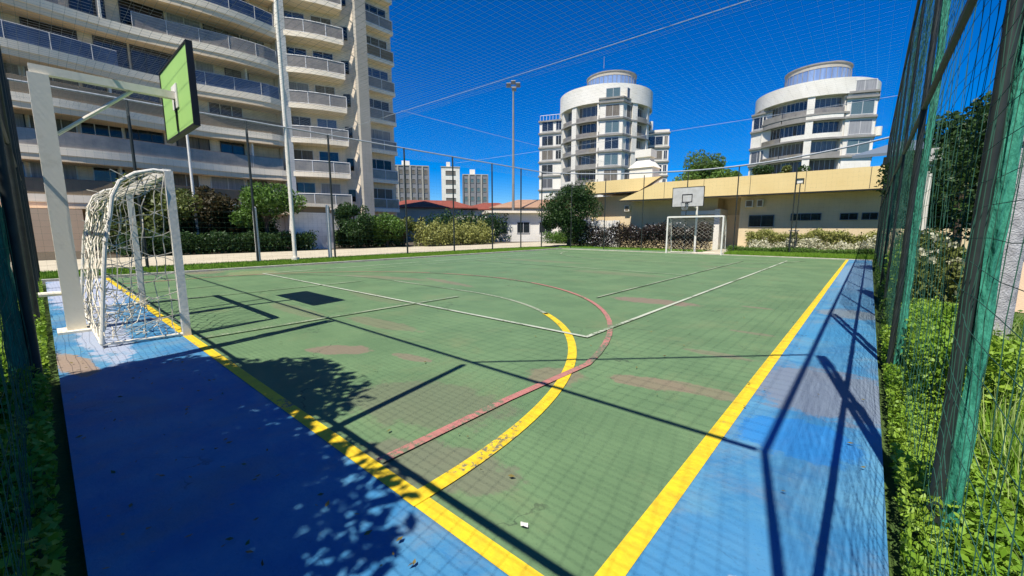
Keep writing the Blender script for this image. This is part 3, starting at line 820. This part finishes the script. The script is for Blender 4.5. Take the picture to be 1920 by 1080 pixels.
# trees rising behind the beige roof
tree('broadleaf_tree', -10.4,38,8.2,2.8,4.6,12000,.13,'leaf_mid','light green tree rising over the beige roof between the two towers', trunk=.2, clumps=20)
RP = 'rooftop shrubs on the beige building'
for i, (x, y, h, l) in enumerate(((-5.4,33,1.3,'leftmost dark shrub on the beige roof under the right tower'),(-4.3,33,1.1,'second dark shrub from the left on the beige roof'),(-3.3,33,.9,'third dark shrub on the beige roof, at the foot of the right tower'))):
    tt = tree('rooftop_shrub', x, y, 4.6+h, .9, 1.5+h*.3, 2400, .09, 'leaf_dark' if i != 1 else 'leaf_olive', l, RP, trunk=.04, clumps=9, cat='shrub')

# ------------------------------------------------------------------ buildings
def window(parent, c, u, w, h, pane='dark_glass', frame='white_frame', mull=1, fr=.06, depth=.06, trans=False):
    """c = lower-left-centre bottom centre on the wall face, u = horizontal direction along the wall; outward normal = (u.y,-u.x)"""
    u = Vector((u[0],u[1],0)).normalized(); n = Vector((u.y,-u.x,0)); z = Vector((0,0,1)); c = Vector(c)
    mb = MB()
    for s_ in (-1,1): mb.obox(c+u*s_*(w/2-fr/2)+z*h/2+n*depth/2, u, n, z, fr/2, depth/2, h/2)
    mb.obox(c+z*fr/2+n*depth/2, u, n, z, w/2-fr, depth/2, fr/2)
    mb.obox(c+z*(h-fr/2)+n*depth/2, u, n, z, w/2-fr, depth/2, fr/2)
    for k in range(mull):
        x = -w/2+(k+1)*w/(mull+1); mb.obox(c+u*x+z*h/2+n*depth*.45, u, n, z, fr*.35, depth*.4, h/2-fr)
    f = mb.build('window', frame, parent)
    p = MB(); p.obox(c+z*h/2+n*.012, u, n, z, w/2-fr*.9, .011, h/2-fr*.9)
    p.build('pane', pane, f)
    return f

# ---- big left apartment block
L0, DZ = 6.25, 2.87
levels = [3.38 + DZ*k for k in range(9)]
ab = thing('apartment_block', (-42,8,0), 'large curving tan apartment block with wavy balconies filling the upper left', 'building')
def wavex(y, k):
    return -38.0 + .48*math.sin(y*.40+k*.8)*(1 if y < 12.5 else max(0,(13.9-y)/1.4))
# wall behind the balconies
mb = MB(); mb.prism([(-39.6,-30),(-39.6,13.7),(-52,13.7),(-52,-30)], -.05, 29.5); mb.build('wall', 'stone_tan', ab)
mb = MB(); mb.prism([(-37.85,-30),(-37.85,.9),(-39.59,.9),(-39.59,-30)], -.05, 2.62); mb.build('ground_floor_wall', 'tan_wall', ab)
for k, z in enumerate(levels):
    ysm = [-30+ i*.6 for i in range(74)]; ysm = [y for y in ysm if y < 13.6] + [13.6]
    poly = [(wavex(y,k), y) for y in ysm] + [(-39.62,13.6),(-39.62,-30)]
    s_ = MB().prism(poly, z-.34, z+.14).build('balcony_slab', 'white_slab', ab)
    poly2 = [(wavex(y,k)-.05, y) for y in ysm] + [(-39.62,13.58),(-39.62,-29.9)]
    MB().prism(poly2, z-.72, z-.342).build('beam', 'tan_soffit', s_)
    # parapet
    glassy = k >= 3
    mb = MB()
    segs = ((-30,13.4),) if not glassy else ((-30,3.6),(6.6,13.4)) if k % 2 else ((-30,1.2),(4.6,13.4))
    top = MB()
    for a, b in segs:
        yy = [y for y in [a+i*.6 for i in range(90)] if y < b] + [b]
        pl = [(wavex(y,k)-.10, y) for y in yy]+[(wavex(y,k)-.14, y) for y in yy[::-1]]
        mb.prism(pl, z+.143, z+1.10)
        top.tube([(wavex(y,k)-.12, y, z+1.115) for y in yy], .022 if glassy else .014, 6)
        if glassy:
            for y in yy[::3]: top.tube([(wavex(y,k)-.08, y, z+.14),(wavex(y,k)-.08, y, z+1.1)], .02, 5)
    pr = mb.build('parapet', ('grey_parapet','rail_glass','grey_parapet')[k] if k < 3 else ('blue_rail_glass' if k % 2 else 'rail_glass'), ab)
    top.build('handrail', 'white_frame' if glassy else 'grey_parapet', pr)
panes = ['dark_glass','curtain','black_glass','curtain_white','dark_glass','blue_glass','curtain']
rw = random.Random(5)
for k, z in enumerate(levels[:8]):
    y = -5.4
    while y < 13.0:
        w = rw.choice((1.7,2.1,2.4))
        if y+w > 13.3: break
        window(ab, (-39.6, y+w/2, z+.16), (0,1), w, 2.05, rw.choice(panes), rw.choice(('white_frame','dark_frame')), mull=rw.choice((1,2)), fr=.07)
        y += w + rw.choice((.12,.12,.7))
# dark recesses at ground floor (glazed lobby)
for y in (3.4,5.6,7.8,10.0):
    window(ab, (-39.6,y,.1), (0,1), 2.0, 2.5, 'black_glass', 'dark_frame', mull=1)
# corner column
MB().prism([(-38.5,13.62),(-37.9,13.62),(-37.9,14.25),(-38.5,14.25)], -.05, 29.5).build('column', 'cream_wall', ab)
for z in (1,): pass
# dividers between balconies
for k, z in enumerate(levels[:8]):
    y = (3.0, 11.2)[k % 2]
    MB().box(-39.58,y,z+.145,-38.5,y+.12,z+2.2).build('divider', 'cream_wall', ab)

# stair/corner wing of the same block
tw = thing('apartment_tower', (-40,19,0), 'slim corner tower of beige stone with stacked white-railed balconies, right of the wavy block', 'building')
wing = [(-39.5,13.72),(-37.3,18.6),(-36.75,19.3),(-36.35,19.5),(-36.2,20.75),(-37.75,20.9),(-37.6,24.2),(-43,27),(-52,27),(-52,13.72)]
MB().prism(wing, -.05, 30).build('wall', 'stone_tan', tw)
MB().prism([(-36.32,19.52),(-36.0,19.6),(-35.95,20.6),(-36.2,20.72)], -.05, 30.2).build('pilaster', 'cream_shade', tw)
u1 = Vector((2.2,4.88,0)).normalized(); n1 = Vector((u1.y,-u1.x,0))
A1 = Vector((-38.0,13.95,0)); B1_ = Vector((-36.0,18.35,0))
def curve1(t, off=0):
    p = A1.lerp(B1_, t) + n1*(math.sin(math.pi*min(t*1.05,1))*.28+off); return (p.x, p.y)
for k, z in enumerate(levels):
    pts = [curve1(i/14) for i in range(15)]
    sl = MB().prism(pts+[(-37.28,18.7),(-39.5,13.8)], z-.28, z+.1).build('balcony_slab', 'white_slab', tw)
    pr = MB().prism([curve1(i/14,-.10) for i in range(15)]+[curve1(i/14,-.13) for i in range(14,-1,-1)], z+.22, z+1.08).build('railing', 'rail_glass', tw)
    mb = MB(); mb.tube([curve1(i/14,-.11)+(z+1.12,) for i in range(15)], .045, 6); mb.tube([curve1(i/14,-.11)+(z+.17,) for i in range(15)], .03, 6)
    for i in (0,5,10,14): mb.tube([curve1(i/14,-.11)+(z+.1,), curve1(i/14,-.11)+(z+1.12,)], .04, 6)
    mb.tube([curve1(1,-.11)+(z+1.12,), (-37.2,18.5,z+1.12)], .03, 6)
    mb.build('handrail', 'white_frame', pr)
    c = Vector((-39.5,13.72,0)).lerp(Vector((-37.3,18.6,0)), .32)
    window(tw, (c.x,c.y,z+.12), u1, 1.9, 2.1, panes[k % 7], 'white_frame', mull=1)
    c = Vector((-39.5,13.72,0)).lerp(Vector((-37.3,18.6,0)), .74)
    window(tw, (c.x,c.y,z+.12), u1, 1.7, 2.1, panes[(k+3) % 7], 'white_frame', mull=1)
    # right bay
    x0, y0, y1 = -37.7, 21.0, 24.05
    sl = MB().box(x0-.02,y0,z-.26,-36.85,y1,z+.06).build('balcony_slab', 'white_slab', tw)
    pr = MB().box(-36.93,y0+.1,z+.17,-36.9,y1-.1,z+.98).build('railing', 'rail_glass' if k not in (5,) else 'grey_parapet', tw)
    mb = MB(); mb.box(-36.95,y0+.04,z+.98,-36.87,y1-.04,z+1.06); mb.box(-36.95,y0+.04,z+.08,-36.87,y1-.04,z+.15)
    for y in (y0+.04,(y0+y1)/2,y1-.1): mb.box(-36.95,y,z+.15,-36.87,y+.06,z+.98)
    mb.build('handrail', 'white_frame', pr)
    window(tw, (-37.66,22.45,z+.08), (.046,1), 2.6, 2.05, panes[(k+1) % 7], 'white_frame', mull=2)
    # small window beside pilaster
    c = Vector((-36.9,19.1,z+.7)); 
    c = Vector((-37.3,18.6,0)).lerp(Vector((-36.75,19.3,0)), .5)
    window(tw, (c.x,c.y,z+.6), (.62,.78), .62, 1.1, 'black_glass', 'dark_frame', mull=0, fr=.04)
mb = MB().prism([(-39.6,13.65),(-35.8,18.4),(-35.7,21),(-36.8,24.4),(-43,27.2),(-52.1,27.2),(-52.1,13.65)], 30.2, 30.7); mb.build('parapet', 'cream_wall', tw)

# small white garden wall with cap, path-side
t = thing('garden_wall', (-28.6,11.5,0), 'stained white garden wall with a projecting cap between the tall mast and the dark bush', 'wall')
mat('stained_wall', (.88,.84,.76,1), (.62,.56,.48,1), scale=.9, rough=.9, bump=.2, amount=.58)
MB().box(-29.0,10.2,-.05,-28.7,12.9,2.5).build('wall', 'stained_wall', t)
MB().box(-29.3,9.9,2.9,-28.4,13.0,3.12).build('cap', 'white_slab', t)
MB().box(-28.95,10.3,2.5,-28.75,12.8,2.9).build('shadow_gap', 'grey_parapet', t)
MB().box(-28.8,12.9,1.3,-28.5,13.3,2.75).build('meter_box', 'cream_wall', t)

# ---- beige sports pavilion behind the far end
bp_ = thing('pavilion', (-7,31,0), 'low beige building with a deep cream fascia and small dark windows behind the far goal', 'building')
MB().box(-17.2,29.6,-.05,-7.4,38,4.0).build('wall', 'beige_wall', bp_)
mb = MB(); mb.box(-5.9,29.1,-.05,9,38,3.45); mb.build('wall', 'beige_wall', bp_)
MB().box(-7.38,31.0,-.05,-5.92,38,3.45).build('recess_wall', 'beige_wall', bp_)
MB().box(-7.15,30.93,.02,-6.3,30.99,2.35).build('door', 'tan_soffit', bp_)
MB().box(-7.39,28.95,-.05,-7.05,30.99,2.7).build('entrance_pier', 'cream_wall', bp_)
MB().box(-9.6,28.95,2.35,-7.4,29.15,2.62).build('entrance_lintel', 'cream_wall', bp_)
fa = MB().prism_y([(-13.9,3.52),(-11.0,4.62),(9,4.62),(9,3.45),(-11.5,3.5)], 27.95, 28.35).build('fascia', 'fascia', bp_)
mb = MB(); mb.prism_y([(-13.85,3.44),(9,3.40),(9,3.448),(-11.5,3.497),(-13.9,3.518)], 27.97, 28.33)
mb.build('trim', 'dark_frame', fa)
for x in (-10.5,-7.9,-5.2,-2.4,.4,3.2): MB().box(x-.012,27.944,3.5,x+.012,27.949,4.61).build('panel_joint', 'dark_frame', fa)
MB().prism([(-13.5,28.36),(9,28.36),(9,38.2),(-13.5,38.2)], 3.46, 3.62).build('roof', 'tan_soffit', bp_)
f2 = MB().prism_y([(-17.25,4.2),(-12.65,4.2),(-11.0,5.12),(-13.5,5.12),(-17.25,5.12)], 28.6, 29.0).build('fascia', 'fascia', bp_)
MB().prism_y([(-17.2,4.12),(-12.7,4.12),(-11.0,5.04),(-10.96,5.12),(-12.65,4.197),(-17.2,4.197)], 28.62, 28.98).build('trim', 'dark_frame', f2)
MB().prism([(-17.2,29.01),(-11.2,29.01),(-11.2,38),(-17.2,38)], 4.3, 4.5).build('roof', 'tan_soffit', bp_)
ch = MB()
ch.box(-13.75,29.2,4.5,-11.95,30.6,5.95)
ch.add([(-13.85,29.1,5.95),(-11.85,29.1,5.95),(-11.85,30.7,5.95),(-13.85,30.7,5.95),(-13.35,29.5,6.5),(-12.3,29.5,6.5),(-12.3,30.4,6.5),(-13.35,30.4,6.5)],
       [(0,3,2,1),(4,5,6,7),(0,1,5,4),(1,2,6,5),(2,3,7,6),(3,0,4,7)])
ch.box(-13.3,29.55,6.5,-12.35,30.35,6.75); ch.box(-13.45,29.4,6.75,-12.2,30.5,7.3)
ch.build('chimney', 'cream_wall', bp_)
for (x0,x1,z0,z1,mu) in ((-5.35,-3.95,1.5,2.25,1),(-3.1,-1.6,1.87,2.3,2),(-.75,.05,1.87,2.27,1),(.2,.9,1.87,2.27,1),(3.0,4.4,1.87,2.27,1)):
    window(bp_, ((x0+x1)/2,29.1,z0), (1,0), x1-x0, z1-z0, 'black_glass', 'grey_roof', mull=mu, fr=.035)
t = thing('low_wall', (-15,29,0), 'low white slatted wall above the purple hedge', 'wall')
MB().box(-16.6,28.9,-.05,-14.3,29.05,2.05).build('wall', 'cream_wall', t)
mb = MB()
for x in (-16.0,-15.4,-14.85): mb.box(x-.015,28.885,.4,x+.015,28.895,2.04)
mb.build('slat_joint', 'slab_grey', t)
AU = 'boxes fixed under the eave of the beige building'
for (x, w, l) in ((-5.35,.42,'white air conditioner under the eave, left of its tan neighbour'),(-4.75,.34,'tan box under the eave just right of the white air conditioner'),(-13.9,.4,'white wall box under the eave at the left wing')):
    t = thing('wall_unit', (x,29.3,2.8), l, 'air conditioner', AU)
    y_ = 29.1 if x > -7 else 29.6
    MB().box(x-w/2,y_-.3,2.75,x+w/2,y_-.003,3.2).build('casing', 'cream_wall' if 'white' in l else 'tan_soffit', t)
    MB().box(x-w/2+.05,y_-.31,2.8,x+w/2-.05,y_-.302,3.15).build('grille', 'grey_parapet', t)
t = thing('lamp_post', (-2.35,25.3,0), 'thin dark lamp post with a square lantern in front of the beige fascia', 'lamp post')
MB().tube([(-2.35,25.3,0),(-2.35,25.3,3.9)], .025, 8).build('pole', 'dark_post', t, smooth=True)
mb = MB(); 
for a in ((-2.52,3.95,-2.2,3.98),(-2.52,3.68,-2.49,3.95),(-2.23,3.68,-2.2,3.95)): mb.box(a[0],25.2,a[1],a[2],25.4,a[3])
mb.build('lantern_frame', 'dark_frame', t); MB().box(-2.49,25.25,3.72,-2.23,25.35,3.94).build('lamp', 'cream_wall', t)
t = thing('garden_chair', (-2.5,26.0,0), 'thin dark metal stool frame standing before the pale plants', 'stool')
mb = MB()
for dx in (-.16,.16):
    for dy in (-.15,.15): MB().tube([(-2.5+dx,25.95+dy,0),(-2.5+dx*.9,25.95+dy*.9,1.25)], .016, 6).build('leg', 'dark_frame', t)
MB().box(-2.72,25.78,1.25,-2.28,26.12,1.31).build('seat', 'slab_grey', t)
MB().tube([(-2.65,25.8,.45),(-2.35,25.8,.45)], .012, 6).build('stretcher', 'dark_frame', t)

# ---- round white towers
def frame_of(px, py):
    o = Vector((px,py,0)); f = (o-Vector((cam.location.x,cam.location.y,0))).normalized(); return o, f, Vector((f.y,-f.x,0))
def round_tower(label, O, spec):
    o, f, r = frame_of(*O)
    t = thing('round_tower', (o.x,o.y,0), label, 'building', 'white round apartment towers')
    def W(a, d): p = o+r*a+f*d; return (p.x,p.y)
    cr, cd, RR, levels, crown0, crown1 = spec['drum']
    cx, cy = W(cr, cd)
    MB().ring(cx,cy,RR-1.2,RR-.7,-.05,crown0,n=64).build('wall', 'cream_wall', t, smooth=True)
    MB().ring(cx,cy,.01,RR+.55,crown0,crown1,n=72).build('crown', 'cream_wall', t, smooth=True)
    base_ang = math.atan2(-f.y,-f.x)                 # towards viewer
    for z in levels:
        MB().ring(cx,cy,RR-1.25,RR+.45,z-.14,z+.14,n=72).build('floor_slab', 'slab_grey', t, smooth=True)
    # piers
    for a in spec['piers']:
        ang = base_ang+R(a); c_, s_ = math.cos(ang), math.sin(ang)
        mb = MB(); mb.obox((cx+c_*(RR-.25),cy+s_*(RR-.25),crown0/2), (c_,s_,0), (-s_,c_,0), (0,0,1), .62, spec.get('pw',.6), crown0/2)
        mb.build('pier', 'cream_wall', t)
    for z, zt in zip(levels, levels[1:]+[crown0]):
        for (a0, a1, kind) in spec['bays']:
            h = zt-z-.45
            q0, q1 = base_ang+R(a0), base_ang+R(a1)
            if kind == 'wall' or (kind == 'mix' and rw.random() < .3):
                w_ = MB().ring(cx,cy,RR-.6,RR+.05,z+.142,zt-.142,q0,q1,n=6).build('wall_panel', 'cream_wall', t)
                qm = (q0+q1)/2; c_, s_ = math.cos(qm), math.sin(qm)
                wd = RR*abs(q1-q0)*.42
                if wd > .5: window(t, (cx+c_*(RR+.04),cy+s_*(RR+.04),z+.8), (-s_,c_), min(wd,1.9), 1.35, rw.choice(['dark_glass','curtain','black_glass']), 'white_frame', mull=1, fr=.08)
                continue
            wf = MB(); n_ = 5
            wf.ring(cx,cy,RR-.68,RR-.6,z+.142,z+.25,q0,q1,n=n_); wf.ring(cx,cy,RR-.68,RR-.6,zt-.28,zt-.145,q0,q1,n=n_)
            for i in range(n_+1):
                q = q0+(q1-q0)*i/n_; wf.tube([(cx+(RR-.62)*math.cos(q),cy+(RR-.62)*math.sin(q),z+.2),(cx+(RR-.62)*math.cos(q),cy+(RR-.62)*math.sin(q),zt-.16)], .045, 4)
            w_ = wf.build('window', 'white_frame', t)
            MB().ring(cx,cy,RR-.72,RR-.66,z+.142,zt-.145,q0,q1,n=n_).build('pane', rw.choice(['dark_glass','curtain','curtain','tower_glass','tower_glass']), w_)
            if kind == 'balcony':
                b_ = MB().ring(cx,cy,RR+.30,RR+.38,z+.142,z+.85,q0,q1,n=8).build('balcony_railing', rw.choice(['cream_wall','rail_glass','rail_glass','slab_grey']), t)
    # penthouse
    pa, pd, pr, z0, z1 = spec['pent']; px_, py_ = W(pa, pd)
    MB().ring(px_,py_,.01,pr,z0,z1-.95,n=48).build('penthouse', 'penthouse_glass', t, smooth=True)
    MB().ring(px_,py_,.01,pr+.05,z1-.95,z1-.3,n=48).build('penthouse_band', 'cream_shade', t, smooth=True)
    MB().ring(px_,py_,.01,pr+.18,z1-.3,z1-.1,n=48).build('penthouse_roof', 'slab_grey', t, smooth=True)
    mb = MB()
    for i in range(36):
        a = 2*math.pi*i/36; mb.tube([(px_+(pr+.05)*math.cos(a),py_+(pr+.05)*math.sin(a),z0),(px_+(pr+.05)*math.cos(a),py_+(pr+.05)*math.sin(a),z1-.95)], .05, 4)
    mb.build('mullions', 'slab_grey', t)
    return t, W, o, f, r
def block(t, W, poly, z0, z1, levels, m, wins, slab='slab_grey', name='wing'):
    P_ = [W(*p) for p in poly]
    b = MB().prism(P_, z0, z1).build(name, m, t)
    cx = sum(p[0] for p in P_)/len(P_); cy = sum(p[1] for p in P_)/len(P_)
    for z in levels:
        Q = []
        for p in P_:
            d = Vector((p[0]-cx,p[1]-cy)); L_ = d.length; d = d*(L_+.35)/L_; Q.append((cx+d.x,cy+d.y))
        MB().prism(Q, z-.16, z+.16).build('floor_slab', slab, t)
    for (i, fa_, w, h, zo, pn) in wins:
        p0, p1 = Vector(P_[i]), Vector(P_[(i+1)%len(P_)])
        c = p0.lerp(p1, fa_); u = (p1-p0).normalized()
        n = Vector((u.y,-u.x)); 
        if n.dot(c-Vector((cx,cy))) < 0: u = -u
        for z in levels[:-1]:
            if rw.random() < .92: window(t, (c.x,c.y,z+zo), u, w, h, rw.choice(pn), 'white_frame', mull=1, fr=.09)

G_ = ['dark_glass','curtain','green_glass','tower_glass']
lv = [1.6+3.0*i for i in range(9)]            # ... 25.6
lv1 = [z for z in lv if z > 7]
t1, W, o, f, r = round_tower('left of the two white round-crowned towers, beside the chimney', (-42.0,78.0), dict(
    drum=(-.7,4.0,9.0,[z-.3 for z in lv1[:-1]],25.5,28.9), piers=(-68,-40,-5,38,66),
    bays=((-66,-43,'balcony'),(-37,-6,'balcony'),(-4,8,'balcony'),(40,64,'balcony'),(68,88,'mix')), pent=(.4,4.5,5.0,28.7,33.0)))
block(t1, W, [(-1.6,-5.8),(2.7,-6.2),(8.2,2.5),(4,6),(-3,4)], 0, 26.2, [z-.3 for z in lv1]+[26.0], 'cream_wall',
      [(0,.55,2.7,2.2,.35,G_),(1,.26,3.0,2.4,.3,G_),(1,.70,4.6,2.5,.25,['tower_glass','dark_glass','curtain'])], name='corner_wing')
block(t1, W, [(-14.5,2.0),(-9.2,1.2),(-8,8),(-14,9)], 0, 24.6, [z-.7 for z in lv1[:-1]]+[24.4], 'cream_wall', [(0,.34,2.6,2.1,.4,G_),(0,.80,1.3,2.0,.45,G_)])
block(t1, W, [(7.8,7.0),(12.9,6.6),(13.2,14),(8,14)], 0, 22.6, [z-.7 for z in lv1[:-1]], 'cream_wall', [(0,.45,3.2,1.9,.5,['dark_glass','black_glass','curtain']),(0,.88,.8,1.9,.5,G_)])
mb = MB(); P_ = [W(-14.4,2.2), W(-9.5,1.6)]
for i in range(8):
    a = Vector(P_[0]).lerp(Vector(P_[1]), i/7); mb.tube([(a.x,a.y,24.6),(a.x,a.y,25.7)], .05, 4)
mb.tube([P_[0]+(25.7,),P_[1]+(25.7,)], .07, 5); mb.build('roof_rail', 'white_frame', t1)
for (a,d,z,s_,h_) in ((-8.0,2,28.7,.6,1.0),(9.3,9,22.7,.4,2.2)):
    p = W(a,d); MB().ring(p[0],p[1],.01,s_,z,z+h_,n=16).build('roof_tank', 'cream_wall', t1, smooth=True)
p = W(-1.2,1); MB().tube([(p[0],p[1],33.9),(p[0],p[1],36.2)], .05, 5).build('antenna', 'slab_grey', t1)

lv2 = [1.0+2.95*i for i in range(8)]
lv2 = [z for z in lv2 if z > 6]
t2, W, o, f, r = round_tower('right of the two white round-crowned towers, beside the green net', (-9.0,88.0), dict(
    drum=(.3,3.0,8.3,lv2[:-1]+[19.55],22.3,24.7), piers=(-58,-2,38), pw=.5,
    bays=((-84,-62,'mix'),(-54,-29,'balcony'),(-28,-5,'balcony'),(1,28,'balcony'),(29,34,'wall')), pent=(.5,4.0,4.7,24.7,28.9)))
block(t2, W, [(4.6,-4.4),(8.4,-3.2),(8.8,5),(4.2,5)], 0, 22.6, lv2+[22.4], 'cream_wall', [(0,.52,3.1,2.2,.35,['green_glass','dark_glass','curtain_white'])], name='corner_wing')
block(t2, W, [(-8.5,-1.0),(-5.4,-2.6),(-4,5),(-8.4,6)], 0, 21.6, lv2, 'cream_wall', [(0,.4,2.3,2.1,.4,G_)])
p = W(2.2,3.6); mb = MB(); mb.ring(p[0],p[1],.01,2.2,28.8,29.4,n=24); mb.build('roof_cap', 'slab_grey', t2, smooth=True)
p = W(9.1,0); MB().ring(p[0],p[1],.01,.55,16.2,17.6,n=12).build('roof_tank', 'cream_wall', t2, smooth=True)

# ---- floodlight mast
t = thing('floodlight_mast', (-38.6,44.3,0), 'tall thin floodlight mast against the blue sky left of the white towers', 'floodlight')
MB().tube([(-38.6,44.3,0),(-38.6,44.3,10),(-38.6,44.3,21)], [.22,.17,.11], 10).build('pole', 'slab_grey', t, smooth=True)
MB().tube([(-39.4,43.7,20.9),(-37.8,44.9,20.9)], .07, 6).build('crossarm', 'slab_grey', t, smooth=True)
for i, (dx, dz) in enumerate(((-.65,.15),(0,.45),(.65,.15),(.1,-.45))):
    c = Vector((-38.6+dx*.8,44.3+dx*.6,21.05+dz)); mb = MB()
    ax = Vector((.8,.6,0)); nn = Vector((.5,-.65,-.5)).normalized(); az = ax.cross(nn)
    mb.obox(c, ax, nn, az, .3, .16, .24); h_ = mb.build('lamp_head', 'slab_grey', t)
    MB().obox(c+nn*.17, ax, nn, az, .26, .008, .2).build('lens', 'curtain_white', h_)

# ---- far small towers
def far_block(name, cx, cy, w, d, h, m, label, win, group=None, pane='curtain', tank=True, ribs=True):
    o_ = Vector((cx,cy,0)); f_ = (o_-Vector((cam.location.x,cam.location.y,0))).normalized(); r_ = Vector((f_.y,-f_.x,0))
    t = thing(name, (cx,cy,0), label, 'building', group)
    MB().obox(o_+Vector((0,0,h/2)), r_, f_, (0,0,1), w/2, d/2, h/2).build('wall', m, t)
    nx, nz = win
    for i in range(nx):
        for j in range(nz):
            c = o_-f_*(d/2)+r_*(-w/2+(i+.5)*w/nx)+Vector((0,0,h-2.6-(j)*3.0))
            window(t, c, r_, w/nx*.55, 1.5, pane, 'slab_grey', mull=0, fr=.12, depth=.1)
    if ribs:
        for i in range(nx+1):
            MB().obox(o_-f_*(d/2+.2)+r_*(-w/2+i*w/nx)+Vector((0,0,h/2)), r_, f_, (0,0,1), .22, .2, h/2).build('rib', 'cream_shade' if i % 2 else m, t)
    if tank: MB().obox(o_+r_*(-w*.12)+Vector((0,0,h+1.2)), r_, f_, (0,0,1), w*.11, 1.5, 1.2).build('roof_tank', 'cream_wall', t)
    MB().obox(o_+Vector((0,0,h+.15)), r_, f_, (0,0,1), w/2+.15, d/2+.15, .149).build('parapet', 'cream_shade', t)
    return t
far_block('apartment_building', -122,86,12,12,22.2,'grey_block','distant grey ribbed apartment building just right of the corner tower',(6,5))
far_block('apartment_building', -113.3,96.8,6.2,11,22.2,'cream_wall','distant white apartment slab standing left of its dark glazed neighbour',(1,5),ribs=False)
far_block('apartment_building', -107.4,103.2,8.5,10,19.8,'grey_block','distant dark glazed apartment building right of the white slab',(4,5),pane='green_glass')
# ---- low buildings with tiled roofs in the middle
def hip_house(label, cx, cy, w, d, h, rh, wm, rm, nwin, group='low houses beyond the court'):
    o_ = Vector((cx,cy,0)); f_ = (o_-Vector((cam.location.x,cam.location.y,0))).normalized(); r_ = Vector((f_.y,-f_.x,0))
    t = thing('low_house', (cx,cy,0), label, 'house', group)
    MB().obox(o_+Vector((0,0,h/2-.03)), r_, f_, (0,0,1), w/2, d/2, h/2+.03).build('wall', wm, t)
    e = .5; z0 = h+.02
    c = [o_+r_*(a*(w/2+e))+f_*(b*(d/2+e))+Vector((0,0,z0)) for a, b in ((-1,-1),(1,-1),(1,1),(-1,1))]
    rd = [o_+r_*(a*(w/2-d/2*.8))+Vector((0,0,z0+rh)) for a in (-1,1)]
    c2 = [p+Vector((0,0,.14)) for p in c]
    mb = MB(); mb.add(c+c2+rd, [(0,3,2,1),(0,1,5,4),(1,2,6,5),(2,3,7,6),(3,0,4,7),(4,5,9,8),(5,6,9),(6,7,8,9),(7,4,8)])
    rf = mb.build('roof', rm, t)
    for i in range(nwin):
        c_ = o_-f_*(d/2)+r_*(-w/2+(i+.5)*w/nwin)+Vector((0,0,h*.38))
        window(t, c_, r_, w/nwin*.5, h*.36, 'dark_glass', 'white_frame', mull=1, fr=.07)
    return t
hip_house('low house with a bright red tiled roof just right of the corner tower',-55,42,14,8,4.6,1.5,'cream_shade','roof_red',6)
hip_house('low house with a red tiled roof below the distant white slab',-48.5,50,9,8,4.4,1.4,'cream_wall','roof_red',4)
hip_house('wide low house with a peach tiled roof at the middle of the horizon',-40,53,15,9,4.5,1.6,'cream_wall','roof_peach',7)
t = thing('white_annex', (-26,36,0), 'long low white building with a flat roof left of the dark bushy tree', 'building')
u_ = Vector((12,13.5,0)).normalized(); n_ = Vector((u_.y,-u_.x,0)); c_ = Vector((-27.5,40.5,0))
MB().obox(c_+Vector((0,0,1.55)), u_, n_, (0,0,1), 9, 2.5, 1.6).build('wall', 'cream_wall', t)
MB().obox(c_+Vector((0,0,3.28)), u_, n_, (0,0,1), 9.5, 3.1, .12).build('roof', 'white_slab', t)
for i in range(7):
    cc = c_+n_*2.5+u_*(-7.7+i*2.55)+Vector((0,0,.9)); window(t, cc, u_, 1.5, 1.3, 'dark_glass', 'white_frame', mull=1)
hedge('hedge', -23.6,31,-19,34.5, 1.1, 7000,.09,'leaf_mid','low green hedge before the long white building')
# grey roofed structure at far right
t = thing('grey_shelter', (1.5,60,0), 'grey metal roofed structure between the right tower and the net', 'building')
mb = MB(); mb.add([(-1.6,58,9.0),(14,58,9.0),(14,66,11.2),(2.0,66,11.2),(-1.6,58,9.3),(14,58,9.3),(14,66,11.5),(2.0,66,11.5)], [(0,3,2,1),(4,5,6,7),(0,1,5,4),(1,2,6,5),(2,3,7,6),(3,0,4,7)])
mb.build('roof', 'grey_roof', t)
MB().box(1.0,59,-.05,13.5,65,8.98).build('wall', 'grey_parapet', t)
